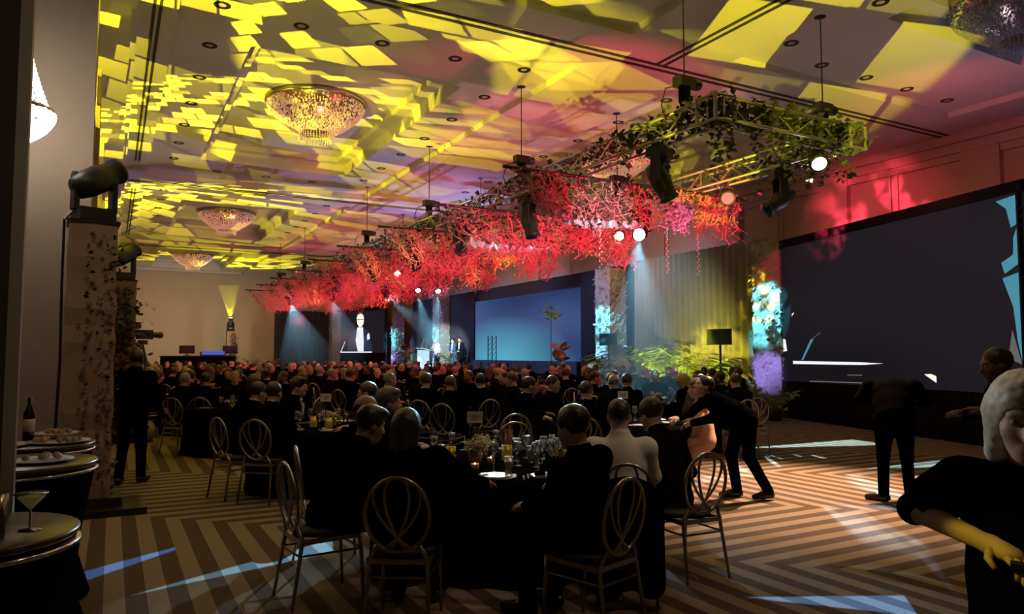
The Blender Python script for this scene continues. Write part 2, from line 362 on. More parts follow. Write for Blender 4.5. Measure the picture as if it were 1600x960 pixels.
M['lens'] = mat('dark_lens', (0.02, 0.025, 0.05), 0.05, 0.3)
M['lens_white'] = emit_mat('lit_lens_white', (0.85, 0.97, 1.0), 60.0)
M['lens_warm'] = emit_mat('lit_lens_warm', (1.0, 0.82, 0.58), 30.0)
M['lens_red'] = emit_mat('lit_lens_red', (1.0, 0.16, 0.13), 1.9)
M['lens_yellow'] = emit_mat('lit_lens_yellow', (1.0, 0.85, 0.1), 16.0)
M['lens_amber'] = emit_mat('lit_lens_amber', (1.0, 0.72, 0.4), 18.0)
# ------------------------------------------------------------------ mesh helpers
def link(o, parent=None):
    COL.objects.link(o)
    if parent: o.parent = parent
    return o

def tag(o, label=None, cat=None, group=None, kind=None):
    if label: o['label'] = label
    if cat: o['category'] = cat
    if group: o['group'] = group
    if kind: o['kind'] = kind
    return o

def empty(name, loc, rz=0.0, label=None, cat=None, group=None):
    o = bpy.data.objects.new(name, None)
    o.empty_display_size = 0.1
    COL.objects.link(o)
    o.location = loc; o.rotation_euler = (0, 0, rz)
    return tag(o, label, cat, group)

KIDS = {}
def copy_tree(o, loc=None, rz=None, label=None, group=None, parent=None):
    c = o.copy(); COL.objects.link(c)
    if parent is not None: c.parent = parent
    for ch in KIDS.get(o.name, []):
        copy_tree(ch, parent=c)
    if loc is not None: c.location = loc
    if rz is not None: c.rotation_euler = (0, 0, rz)
    if label: c['label'] = label
    if group: c['group'] = group
    KIDS_add(parent, c)
    return c
def KIDS_add(p, c):
    if p is not None: KIDS.setdefault(p.name, []).append(c)

def basis(d):
    d = Vector(d).normalized()
    a = Vector((0, 0, 1)) if abs(d.z) < 0.9 else Vector((1, 0, 0))
    u = d.cross(a).normalized(); v = d.cross(u).normalized()
    return u, v

class MB:
    def __init__(s): s.v = []; s.f = []; s.mi = []; s.m = 0
    def add(s, vs, fs):
        o = len(s.v); s.v += [tuple(p) for p in vs]
        s.f += [tuple(i + o for i in f) for f in fs]; s.mi += [s.m] * len(fs)
        return s
    def box(s, c, d, rot=None):
        x, y, z = d[0] / 2, d[1] / 2, d[2] / 2
        vs = [Vector((i * x, j * y, k * z)) for k in (-1, 1) for j in (-1, 1) for i in (-1, 1)]
        if rot is not None:
            R = rot if isinstance(rot, Matrix) else Euler(rot).to_matrix()
            vs = [R @ p for p in vs]
        vs = [p + Vector(c) for p in vs]
        return s.add(vs, [(0, 2, 3, 1), (4, 5, 7, 6), (0, 1, 5, 4), (2, 6, 7, 3), (0, 4, 6, 2), (1, 3, 7, 5)])
    def b2(s, lo, hi):
        return s.box([(a + b) / 2 for a, b in zip(lo, hi)], [b - a for a, b in zip(lo, hi)])
    def tube(s, pts, r, n=8, closed=False, flat=None):
        pts = [Vector(p) for p in pts]; m = len(pts)
        rs = r if isinstance(r, (list, tuple)) else [r] * m
        vs = []; fs = []
        u = None
        for i, p in enumerate(pts):
            if closed: d = pts[(i + 1) % m] - pts[i - 1]
            else: d = pts[min(i + 1, m - 1)] - pts[max(i - 1, 0)]
            if d.length < 1e-9: d = Vector((0, 0, 1))
            d.normalize()
            if u is None: u, v = basis(d)
            else:
                u = (u - d * u.dot(d))
                if u.length < 1e-6: u, _ = basis(d)
                u.normalize()
            v = d.cross(u)
            for k in range(n):
                a = 2 * PI * k / n
                vs.append(p + u * (math.cos(a) * rs[i]) + v * (math.sin(a) * rs[i]))
        for i in range(m if closed else m - 1):
            j = (i + 1) % m
            for k in range(n):
                k2 = (k + 1) % n
                fs.append((i * n + k, i * n + k2, j * n + k2, j * n + k))
        if not closed:
            fs.append(tuple(range(n - 1, -1, -1))); fs.append(tuple((m - 1) * n + k for k in range(n)))
        return s.add(vs, fs)
    def bar(s, a, b, r, n=6): return s.tube([a, b], r, n)
    def lathe(s, prof, n=24, c=(0, 0, 0), R=None):
        vs = []; fs = []
        for (r, z) in prof:
            for k in range(n):
                a = 2 * PI * k / n
                p = Vector((r * math.cos(a), r * math.sin(a), z))
                if R is not None: p = R @ p
                vs.append(p + Vector(c))
        for i in range(len(prof) - 1):
            for k in range(n):
                k2 = (k + 1) % n
                fs.append((i * n + k, i * n + k2, (i + 1) * n + k2, (i + 1) * n + k))
        if prof[0][0] > 1e-4: fs.append(tuple(range(n - 1, -1, -1)))
        if prof[-1][0] > 1e-4: fs.append(tuple((len(prof) - 1) * n + k for k in range(n)))
        return s.add(vs, fs)
    def ell(s, c, r, nu=10, nv=6, R=None):
        prof = [(max(1e-5, math.sin(PI * i / nv)), -math.cos(PI * i / nv)) for i in range(nv + 1)]
        vs = []; fs = []
        for (a_, z) in prof:
            for k in range(nu):
                a = 2 * PI * k / nu
                p = Vector((a_ * math.cos(a) * r[0], a_ * math.sin(a) * r[1], z * r[2]))
                if R is not None: p = R @ p
                vs.append(p + Vector(c))
        for i in range(nv):
            for k in range(nu):
                k2 = (k + 1) % nu
                fs.append((i * nu + k, i * nu + k2, (i + 1) * nu + k2, (i + 1) * nu + k))
        return s.add(vs, fs)
    def leafcloud(s, pts, size, rg, flat=0.35):
        for p in pts:
            e = Euler((rg.uniform(-1, 1), rg.uniform(-1, 1), rg.uniform(0, 6.28))).to_matrix()
            L = size * rg.uniform(0.6, 1.3); W = L * flat * rg.uniform(0.8, 1.4)
            P = Vector(p)
            s.add([P, P + e @ Vector((W, L * .45, L * .12)), P + e @ Vector((0, L, 0)), P + e @ Vector((-W, L * .45, L * .12))], [(0, 1, 2, 3)])
        return s
    def build(s, name, m, parent=None, smooth=False, loc=None, rz=None):
        me = bpy.data.meshes.new(name)
        me.from_pydata(s.v, [], s.f)
        ms = m if isinstance(m, (list, tuple)) else [m]
        for x in ms: me.materials.append(x if not isinstance(x, str) else M[x])
        if len(ms) > 1: me.polygons.foreach_set('material_index', s.mi)
        if smooth: me.polygons.foreach_set('use_smooth', [True] * len(me.polygons))
        me.update()
        o = bpy.data.objects.new(name, me); COL.objects.link(o)
        if parent is not None:
            o.parent = parent; KIDS_add(parent, o)
        if loc is not None: o.location = loc
        if rz is not None: o.rotation_euler = (0, 0, rz)
        return o

# ------------------------------------------------------------------ signed-distance bodies (surface nets)
def smin(a, b, k):
    h = np.maximum(k - np.abs(a - b), 0.0) / k
    return np.minimum(a, b) - h * h * k * 0.25

class Prim:
    """cone: capsule tapering p0->p1; ell: rotated ellipsoid."""
    def __init__(s, kind, a, b, r0, r1=None, R=None, op='u', k=0.03):
        s.kind, s.op, s.k = kind, op, k
        if kind == 'c':
            s.a = np.array(a, float); s.b = np.array(b, float); s.r0 = r0; s.r1 = r0 if r1 is None else r1
            rr = max(s.r0, s.r1)
            s.lo = np.minimum(s.a, s.b) - rr; s.hi = np.maximum(s.a, s.b) + rr
        else:
            s.c = np.array(a, float); s.r = np.array(b, float)
            s.R = np.eye(3) if R is None else np.array(R, float)
            e = np.sqrt((s.R ** 2) @ (s.r ** 2))
            s.lo = s.c - e; s.hi = s.c + e
    def ev(s, X, Y, Z, grow=0.0):
        if s.kind == 'c':
            d = s.b - s.a; L2 = max(d @ d, 1e-9)
            px, py, pz = X - s.a[0], Y - s.a[1], Z - s.a[2]
            t = np.clip((px * d[0] + py * d[1] + pz * d[2]) / L2, 0, 1)
            return np.sqrt((px - t * d[0]) ** 2 + (py - t * d[1]) ** 2 + (pz - t * d[2]) ** 2) - (s.r0 + (s.r1 - s.r0) * t) - grow
        px, py, pz = X - s.c[0], Y - s.c[1], Z - s.c[2]
        R = s.R; r = s.r + grow
        u = (R[0, 0] * px + R[1, 0] * py + R[2, 0] * pz); v = (R[0, 1] * px + R[1, 1] * py + R[2, 1] * pz); q = (R[0, 2] * px + R[1, 2] * py + R[2, 2] * pz)
        k0 = np.sqrt((u / r[0]) ** 2 + (v / r[1]) ** 2 + (q / r[2]) ** 2) + 1e-9
        k1 = np.sqrt((u / r[0] ** 2) ** 2 + (v / r[1] ** 2) ** 2 + (q / r[2] ** 2) ** 2) + 1e-9
        return k0 * (k0 - 1) / k1
def cone(a, b, r0, r1=None, **k): return Prim('c', a, b, r0, r1, **k)
def ell(c, r, R=None, **k): return Prim('e', c, r, 0, R=R, **k)

def sdf_mesh(prims, vox, grow=0.0, mask=None):
    us = [p for p in prims if p.op == 'u']
    lo = np.min([p.lo for p in us], axis=0) - grow - 3 * vox
    hi = np.max([p.hi for p in us], axis=0) + grow + 3 * vox
    n = np.ceil((hi - lo) / vox).astype(int) + 1
    Fd = np.full(n, 0.15, np.float32)
    ax = [lo[i] + vox * np.arange(n[i]) for i in range(3)]
    for p in prims:
        pad = grow + p.k + 2.5 * vox
        i0 = np.clip(np.floor((p.lo - pad - lo) / vox).astype(int), 0, n); i1 = np.clip(np.ceil((p.hi + pad - lo) / vox).astype(int) + 1, 0, n)
        if np.any(i1 <= i0): continue
        X = ax[0][i0[0]:i1[0], None, None]; Y = ax[1][None, i0[1]:i1[1], None]; Z = ax[2][None, None, i0[2]:i1[2]]
        d = p.ev(X, Y, Z, grow if p.op == 'u' else 0).astype(np.float32)
        sl = (slice(i0[0], i1[0]), slice(i0[1], i1[1]), slice(i0[2], i1[2]))
        if p.op == 'u': Fd[sl] = smin(Fd[sl], d, p.k)
        elif p.op == 's': Fd[sl] = -smin(-Fd[sl], d, p.k)
    if mask is not None:
        Fd = np.maximum(Fd, mask(ax[0][:, None, None], ax[1][None, :, None], ax[2][None, None, :]).astype(np.float32))
    # surface nets
    ins = Fd < 0
    c = [ins[a:n[0] - 1 + a, b:n[1] - 1 + b, d:n[2] - 1 + d] for a in (0, 1) for b in (0, 1) for d in (0, 1)]
    cnt = sum(x.astype(np.int8) for x in c)
    act = (cnt > 0) & (cnt < 8)
    idx = np.argwhere(act)
    ids = np.full(act.shape, -1, np.int64); ids[act] = np.arange(len(idx))
    acc = np.zeros((len(idx), 3)); num = np.zeros(len(idx))
    offs = [(a, b, d) for a in (0, 1) for b in (0, 1) for d in (0, 1)]
    val = {o: Fd[idx[:, 0] + o[0], idx[:, 1] + o[1], idx[:, 2] + o[2]].astype(float) for o in offs}
    for o in offs:
        for k in range(3):
            if o[k] == 0:
                q = list(o); q[k] = 1; q = tuple(q)
                a, b = val[o], val[q]; m = (a < 0) != (b < 0)
                t = np.where(m, a / np.where(m, a - b, 1), 0)
                pt = np.repeat(np.array([o], float), len(idx), 0); pt[:, k] += t
                acc[m] += pt[m]; num[m] += 1
    V = lo + vox * (idx + acc / num[:, None])
    Q = []
    for k in range(3):
        sl0 = [slice(None)] * 3; sl1 = [slice(None)] * 3
        sl0[k] = slice(0, -1); sl1[k] = slice(1, None)
        a, b = ins[tuple(sl0)], ins[tuple(sl1)]
        ch = np.argwhere(a != b)
        u, v = (k + 1) % 3, (k + 2) % 3
        ch = ch[(ch[:, u] > 0) & (ch[:, v] > 0) & (ch[:, u] < n[u] - 1) & (ch[:, v] < n[v] - 1)]
        if not len(ch): continue
        flip = a[ch[:, 0], ch[:, 1], ch[:, 2]]
        def cid(du, dv):
            w_ = ch.copy(); w_[:, u] -= du; w_[:, v] -= dv
            return ids[w_[:, 0], w_[:, 1], w_[:, 2]]
        q = np.stack([cid(1, 1), cid(0, 1), cid(0, 0), cid(1, 0)], 1)
        q[~flip] = q[~flip][:, ::-1]
        Q.append(q)
    return V, np.concatenate(Q)

def sdf_obj(name, prims, vox, m, parent, grow=0.0, mask=None, extra=None, jitter=0.0, rg=None):
    V, Q = sdf_mesh(prims, vox, grow, mask)
    if jitter: V = V + (np.sin(V * 190.0)[:, [1, 2, 0]] * np.sin(V * 77.0 + 1.3)[:, [2, 0, 1]]) * jitter
    b = MB(); b.v = [tuple(p) for p in V]; b.f = [tuple(int(i) for i in q) for q in Q]; b.mi = [0] * len(b.f)
    if extra: extra(b)
    return b.build(name, m, parent, smooth=True)

# ------------------------------------------------------------------ people
SKIN = {k: mat('skin_' + k, c, 0.55, var=0.06) for k, c in dict(fair=(0.62, 0.40, 0.31), tan=(0.45, 0.27, 0.19), dark=(0.16, 0.085, 0.055)).items()}
HAIR = {k: mat('hair_' + k, c, 0.45, var=0.35, scale=60, spec=0.6) for k, c in
        dict(black=(0.012, 0.010, 0.010), brown=(0.05, 0.03, 0.02), grey=(0.32, 0.31, 0.31), white=(0.72, 0.72, 0.72), blond=(0.50, 0.36, 0.18), pale=(0.72, 0.62, 0.46), fringe=(0.12, 0.09, 0.08)).items()}
SUIT = {k: mat('suit_' + k, c, 0.95, var=0.15, spec=0.0) for k, c in
        dict(black=(0.003, 0.003, 0.0034), charcoal=(0.009, 0.009, 0.010), navy=(0.007, 0.008, 0.016), blue=(0.05, 0.10, 0.16), grey=(0.09, 0.09, 0.10), cream=(0.72, 0.66, 0.56), peach=(0.80, 0.47, 0.34), vest=(0.012, 0.010, 0.012)).items()}
SHIRT = mat('white_shirt', (0.74, 0.72, 0.70), 0.7)
SHOE = mat('black_shoe', (0.012, 0.012, 0.013), 0.3)
EYE = mat('eye', (0.30, 0.27, 0.25), 0.15)

def rotm(yaw=0.0, pitch=0.0, roll=0.0):
    """local frame: +Y face, +X right, +Z up; yaw>0 turns to the figure's left, pitch>0 looks down"""
    return np.array(Matrix.Rotation(yaw, 3, 'Z') @ Matrix.Rotation(-pitch, 3, 'X') @ Matrix.Rotation(roll, 3, 'Y'))

def hand_extra(b, wrist, d, side, nrm, curl, sc=1.0):
    d = Vector(d).normalized(); nrm = Vector(nrm); nrm = (nrm - d * nrm.dot(d)).normalized()
    s_ = d.cross(nrm) * side
    W = Vector(wrist)
    for off, ln, c2 in ((0.031, 0.072, 0.9), (0.010, 0.082, 1.0), (-0.011, 0.076, 1.08), (-0.031, 0.060, 1.2)):
        p = W + d * 0.085 * sc + s_ * off * sc
        pts = [p]; ang = curl * 0.35 * c2; 
        for f in (0.45, 0.32, 0.23):
            dd = d * math.cos(ang) + nrm * math.sin(ang)
            p = p + dd * ln * f * sc; pts.append(p); ang += curl * 0.6 * c2
        b.tube(pts, [0.0095 * sc, 0.009 * sc, 0.008 * sc, 0.006 * sc], 6)
    p = W + d * 0.028 * sc + s_ * 0.03 * sc
    d2 = (d * 0.65 + s_ * 0.7 + nrm * 0.35).normalized(); d3 = (d * 0.9 + s_ * 0.15 + nrm * 0.45).normalized()
    b.tube([p, p + d2 * 0.04 * sc, p + d2 * 0.04 * sc + d3 * 0.035 * sc], [0.0125 * sc, 0.0105 * sc, 0.0075 * sc], 6)

def figure(pose, look, name='person', vox=0.0125):
    """One person at the origin: an Empty at the feet, the continuous body and its clothing as children."""
    P = dict(base='sit', lean=6, side=0, yaw=0, pitch=5, twist=0, armR=None, armL=None, girth=1.0, legs=None, curl=0.8, pelvis=None)
    P.update(pose)
    K = dict(skin='fair', hair='short', hcol='brown', jacket='black', trousers='black', collar=True, shirtfront=False, bow=False, dress=False, sleeves=True, beard=False, vox_h=None)
    K.update(look)
    g = P['girth']
    root = bpy.data.objects.new(name, None); COL.objects.link(root)
    pel = np.array(P['pelvis'] if P['pelvis'] else ((0, 0, 0.57) if P['base'] == 'sit' else (0, 0, 0.95)))
    T = rotm(math.radians(P['twist']), math.radians(P['lean']), math.radians(P['side']))
    at = lambda x, y, z: pel + T @ np.array((x, y, z), float)
    neck = at(0, -0.005, 0.50); chest = at(0, 0, 0.33); belly = at(0, 0.01, 0.14)
    Rh = rotm(math.radians(P['twist'] + P['yaw']), math.radians(P['pitch']), 0)
    hc = at(0, P.get('drop', 0.0), 0.555 - P.get('drop', 0.0)) + Rh @ np.array((0, 0.035, 0.105))
    H = lambda x, y, z: hc + Rh @ np.array((x, y, z), float)
    sh = {s: at(s * 0.175 * g, 0, 0.435) for s in (1, -1)}
    if P['base'] == 'sit':
        dfl = {s: (pel + np.array((s * 0.25, 0.10, 0.22)), pel + np.array((s * 0.15, 0.33, 0.24))) for s in (1, -1)}
        legs = {s: (pel + np.array((s * 0.10, 0.03, -0.05)), np.array((s * 0.13, 0.45, 0.50)), np.array((s * 0.13, 0.42, 0.09))) for s in (1, -1)}
    else:
        dfl = {s: (sh[s] + np.array((s * 0.07, -0.03, -0.28)), sh[s] + np.array((s * 0.07, 0.05, -0.53))) for s in (1, -1)}
        legs = {s: (pel + np.array((s * 0.09, 0, -0.04)), np.array((s * 0.10, 0.02, 0.50)), np.array((s * 0.11, -0.02, 0.09))) for s in (1, -1)}
    if P['legs']:
        for s in (1, -1): legs[s] = tuple(np.array(q, float) for q in P['legs'][s])
    arms = {}
    for s, key in ((1, 'armR'), (-1, 'armL')):
        arms[s] = tuple(np.array(q, float) for q in P[key]) if P[key] else dfl[s]
    # body core + head + hands
    B = [cone(pel, belly, 0.11 * g, 0.105 * g), cone(belly, chest, 0.105 * g, 0.12), cone(chest, at(0, 0, 0.42), 0.12, 0.08), cone(neck, H(0, -0.03, -0.06), 0.062, 0.055),
         ell(H(0, -0.012, 0.03), (0.077, 0.097, 0.092), Rh), ell(H(0, 0.03, -0.045), (0.060, 0.068, 0.085), Rh, k=0.04), ell(H(0, 0.062, -0.103), (0.032, 0.028, 0.022), Rh),
         cone(H(0, 0.090, 0.004), H(0, 0.114, -0.036), 0.009, 0.0145, k=0.015), ell(H(0, 0.082, 0.026), (0.052, 0.016, 0.010), Rh, k=0.02), ell(H(0, 0.092, -0.072), (0.024, 0.011, 0.009), Rh, k=0.012)]
    for s in (1, -1):
        B += [ell(H(s * 0.078, -0.008, -0.012), (0.012, 0.024, 0.034), Rh, k=0.012), ell(H(s * 0.04, 0.062, -0.03), (0.022, 0.02, 0.02), Rh),
              ell(H(s * 0.031, 0.098, 0.004), (0.017, 0.012, 0.010), Rh, op='s', k=0.012)]
        e, wr = arms[s]
        d = wr - e; d = d / np.linalg.norm(d)
        bare = (not K['sleeves'])
        B += [cone(sh[s], e, 0.05 if bare else 0.04, 0.040 if bare else 0.034), cone(e, wr, 0.040 if bare else 0.034, 0.026), cone(wr, wr + d * 0.03, 0.026, 0.028, k=0.02), ell(wr + d * 0.065, (0.038, 0.038, 0.022), np.array(Vector(d).to_track_quat('Y', 'Z').to_matrix()), k=0.02)]
        h_, kn, an = legs[s]
        B += [cone(h_, kn, 0.07, 0.05), cone(kn, an, 0.05, 0.036)]
    def ex(b):
        b.m = 0
        for s in (1, -1):
            e, wr = arms[s]; hand_extra(b, wr, wr - e, -s, (0, 0, -1) if P['base'] == 'sit' or abs((wr - e)[2]) < 0.15 else (-s, 0, 0), P['curl'])
        b.m = 1
        for s in (1, -1): b.ell(H(s * 0.031, 0.083, 0.004), (0.0115, 0.0115, 0.0115), 8, 5)
    sdf_obj('body', B, vox, [SKIN[K['skin']], EYE], root, extra=ex)
    # jacket / dress
    jm = SUIT[K['jacket']]
    J = [cone(pel + np.array((0, 0, -0.02)), belly, 0.155 * g, 0.145 * g, k=0.06), ell(chest, (0.178 * g, 0.128 * g, 0.20), T, k=0.08), ell(at(0, -0.005, 0.42), (0.15 * g, 0.085, 0.075), T, k=0.06), ell(belly, (0.165 * g, 0.13 * g, 0.17), T, k=0.06)]
    for s in (1, -1):
        e, wr = arms[s]
        J += [ell(sh[s], (0.075, 0.072, 0.07), T, k=0.06), cone(sh[s], e, 0.066 * g, 0.054, k=0.045)]
        if K['sleeves']: J += [cone(e, wr - (wr - e) * 0.04, 0.054, 0.041, k=0.03)]
    if K['dress']:
        J += [cone(pel + np.array((0, 0.05, -0.05)), np.array((0, 0.22 if P['base'] == 'sit' else 0.0, 0.32)), 0.155, 0.16, k=0.08)]
    J += [cone(at(0, -0.01, 0.46), neck + (H(0, -0.03, -0.06) - neck) * 0.28, 0.085, 0.076, k=0.04)] if not K['dress'] else []
    J += [cone(neck + (H(0, -0.03, -0.06) - neck) * 0.25, H(0, -0.03, 0.02), 0.058, 0.056, op='s', k=0.01)]
    jk = sdf_obj('dress' if K['dress'] else ('shirt' if K['jacket'] == 'cream' else 'jacket'), J, vox, jm, root)
    # trousers and shoes
    if not K['dress']:
        Tr = [ell(pel + np.array((0, 0, -0.03)), (0.165 * g, 0.14 * g, 0.11), k=0.05)]
        for s in (1, -1):
            h_, kn, an = legs[s]
            Tr += [cone(h_, kn, 0.092 * g, 0.068, k=0.04), cone(kn, an, 0.068, 0.058, k=0.03)]
        sdf_obj('trousers', Tr, vox * 1.3, SUIT[K['trousers']], root)
    for s in (1, -1):
        h_, kn, an = legs[s]
        f = np.array((s * 0.12, 1.0, 0)) / np.linalg.norm((s * 0.12, 1.0, 0))
        if P.get('foot'): f = np.array(P['foot'][s], float)
        a0 = np.array((an[0], an[1], an[2] - 0.09))
        sdf_obj('shoe', [cone(a0 + (0, 0, 0.05) - f * 0.03, a0 + f * 0.08 + (0, 0, 0.045), 0.046, 0.042, k=0.03), cone(a0 + f * 0.08 + (0, 0, 0.045), a0 + f * 0.19 + (0, 0, 0.033), 0.043, 0.032, k=0.03)], 0.016, SHOE, root)
    # shirt collar / front
    if K['collar']:
        c0 = neck + (H(0, -0.03, -0.06) - neck) * 0.25; c1 = neck + (H(0, -0.03, -0.06) - neck) * 0.68
        b = MB(); b.tube([c0, c1], [0.074, 0.067], 16); b.f = b.f[:-2]; b.mi = b.mi[:-2]
        b.build('shirt_collar', SHIRT, root, smooth=True)
    if K['shirtfront']:
        top = at(0, 0.10, 0.47); bot = at(0, 0.16, 0.16)
        wd = cone(top, bot, 0.065, 0.022)
        sdf_obj('shirt_front', J, vox, SHIRT, root, grow=0.007, mask=lambda X, Y, Z: wd.ev(X, Y, Z))
    if K['bow']:
        b = MB(); c = at(0, 0.115, 0.475)
        for s in (1, -1): b.ell(c + T @ np.array((s * 0.028, 0, 0)), (0.03, 0.012, 0.018), 8, 5)
        b.ell(c, (0.010, 0.014, 0.011), 8, 5); b.build('bow_tie', SUIT['black'], root, smooth=True)
    # hair
    hv = K['vox_h'] or vox * 0.85
    hm = HAIR[K['hcol']]
    cap = [ell(H(0, -0.022, 0.037), (0.088, 0.104, 0.099), Rh)]
    cut = [ell(H(0, 0.115, -0.055), (0.090, 0.10, 0.105), Rh, op='s', k=0.015), ell(H(0, -0.03, -0.185), (0.13, 0.13, 0.105), Rh, op='s', k=0.015), ell(H(0, 0.06, -0.12), (0.12, 0.10, 0.13), Rh, op='s', k=0.015)]
    st = K['hair']
    if st == 'short': hp = cap + cut
    elif st == 'crop': hp = [ell(H(0, -0.02, 0.036), (0.083, 0.101, 0.094), Rh)] + cut
    elif st == 'full': hp = [ell(H(0, -0.018, 0.046), (0.096, 0.112, 0.104), Rh), ell(H(0.03, 0.05, 0.105), (0.055, 0.05, 0.03), Rh)] + cut
    elif st == 'bald': hp = [ell(H(0, -0.02, 0.01), (0.083, 0.10, 0.07), Rh)] + cut + [ell(H(0, 0.02, 0.115), (0.10, 0.13, 0.085), Rh, op='s', k=0.01)]
    elif st == 'bun': hp = cap + [ell(H(0, -0.12, 0.06), (0.05, 0.045, 0.045), Rh)] + cut
    elif st == 'bob':
        hp = [ell(H(0, -0.02, 0.035), (0.098, 0.112, 0.104), Rh), cone(H(0.062, -0.03, 0.0), H(0.078, -0.01, -0.12), 0.045, 0.032, k=0.05), cone(H(-0.062, -0.03, 0.0), H(-0.078, -0.01, -0.12), 0.045, 0.032, k=0.05), cone(H(0, -0.07, 0), H(0, -0.085, -0.12), 0.06, 0.05, k=0.05), cut[0]]
    else:  # long
        hp = [ell(H(0, -0.02, 0.037), (0.094, 0.110, 0.102), Rh), cone(H(0, -0.07, 0), H(0, -0.10, -0.20), 0.075, 0.06, k=0.06), cone(H(0.05, -0.06, -0.02), H(0.06, -0.07, -0.2), 0.045, 0.03, k=0.05), cone(H(-0.05, -0.06, -0.02), H(-0.06, -0.07, -0.2), 0.045, 0.03, k=0.05), cut[0]]
    sdf_obj('hair', hp, hv, hm, root, jitter=0.0018)
    if K['beard']:
        bd = [ell(H(0, 0.045, -0.10), (0.055, 0.055, 0.045), Rh), cone(H(0.062, 0.01, -0.05), H(0.045, 0.05, -0.1), 0.016, 0.024), cone(H(-0.062, 0.01, -0.05), H(-0.045, 0.05, -0.1), 0.016, 0.024), ell(H(0, 0.099, -0.055), (0.028, 0.01, 0.006), Rh, k=0.01), ell(H(0, 0.10, -0.073), (0.02, 0.012, 0.006), Rh, op='s', k=0.006), ell(H(0, 0.06, -0.02), (0.05, 0.07, 0.03), Rh, op='s', k=0.01)]
        sdf_obj('beard', bd, hv, hm, root, jitter=0.002)
    if K.get('glasses'):
        b = MB()
        for s in (1, -1):
            b.tube([H(s * 0.033 + 0.025 * math.cos(a), 0.105, 0.002 + 0.018 * math.sin(a)) for a in [2 * PI * i / 10 for i in range(10)]], 0.0022, 5, closed=True)
            b.bar(H(s * 0.058, 0.102, 0.004), H(s * 0.082, 0.0, 0.006), 0.002, 5)
        b.bar(H(-0.009, 0.108, 0.004), H(0.009, 0.108, 0.004), 0.002, 5)
        b.build('spectacles', 'black', root)
    return root

def place(root, xy, face, label, cat='person', group=None, z=0.0):
    """stand the figure at xy turned towards the world point face"""
    root.location = (xy[0], xy[1], z)
    root.rotation_euler = (0, 0, math.atan2(face[1] - xy[1], face[0] - xy[0]) - PI / 2)
    return tag(root, label, cat, group)
# ------------------------------------------------------------------ the room
def struct(name, mb, m, parent=None, smooth=False):
    o = mb.build(name, m, parent, smooth)
    if parent is None: o['kind'] = 'structure'
    return o
XR, YB, ZC = 18.0, 52.0, 7.0
struct('floor', MB().add([(-4.2, -4, 0), (XR, -4, 0), (XR, YB, 0), (-4.2, YB, 0)], [(0, 1, 2, 3)]), 'carpet')
# ceiling: field, recessed bays and inner coffers
def ceiling():
    bays = []
    for yc in (2.9, 17.6, 32.3, 47.0):
        for (xo0, xo1, xi0, xi1) in ((0.75, 7.45, 2.0, 6.1), (9.75, 16.4, 10.9, 14.9)):
            y0, y1 = yc - 6.55, min(yc + 6.55, 51.4)
            bays.append((xo0, xo1, y0, y1, 7.13)); bays.append((xi0, xi1, yc - 4.3, min(yc + 4.3, 50.9), 7.48))
            bays.append((xi0 + 0.28, xi1 - 0.28, yc - 4.02, min(yc + 4.02, 50.6), 7.62))
    xs = sorted({-4.2, XR} | {b[0] for b in bays} | {b[1] for b in bays}); ys = sorted({-4.0, YB} | {b[2] for b in bays} | {b[3] for b in bays})
    def lev(x, y):
        z = ZC
        for b in bays:
            if b[0] < x < b[1] and b[2] < y < b[3]: z = max(z, b[4])
        return z
    mb = MB(); nx, ny = len(xs) - 1, len(ys) - 1
    Lv = [[lev((xs[i] + xs[i + 1]) / 2, (ys[j] + ys[j + 1]) / 2) for j in range(ny)] for i in range(nx)]
    for i in range(nx):
        for j in range(ny):
            x0, x1, y0, y1, z = xs[i], xs[i + 1], ys[j], ys[j + 1], Lv[i][j]
            mb.add([(x0, y0, z), (x0, y1, z), (x1, y1, z), (x1, y0, z)], [(0, 1, 2, 3)])
            if i + 1 < nx and Lv[i + 1][j] != z:
                q = Lv[i + 1][j]; mb.add([(x1, y0, z), (x1, y1, z), (x1, y1, q), (x1, y0, q)], [(0, 1, 2, 3)])
            if j + 1 < ny and Lv[i][j + 1] != z:
                q = Lv[i][j + 1]; mb.add([(x0, y1, z), (x1, y1, z), (x1, y1, q), (x0, y1, q)], [(0, 1, 2, 3)])
    return mb
CE = struct('ceiling', ceiling(), 'ceiling')
def strip(lo, hi, n): struct('trim_%d' % n, MB().b2(lo, hi), 'groove')
k = 1
for y in (10.22, 10.40, 24.85, 25.03, 39.6, 39.78):
    strip((0.2, y - 0.035, 6.985), (XR - 0.3, y + 0.035, 7.01), k); k += 1
for x in (8.62, 8.78):
    strip((x - 0.03, -4, 6.985), (x + 0.03, 10.2, 7.01), k); k += 1
for y0, y1 in ((-2, 9.9), (10.8, 22.3), (26.2, 36.5), (40.2, 50)):
    for x in (0.41, 0.50):
        strip((x - 0.022, y0, 6.985), (x + 0.022, y1, 7.01), k); k += 1
# dropped bulkhead and cornice along the side wall
struct('trim_%d' % k, MB().b2((-0.6, 8.9, 6.55), (0.10, YB, 7.0)).b2((-0.6, 8.9, 6.75), (0.19, YB, 7.0)), 'ceiling'); k += 1
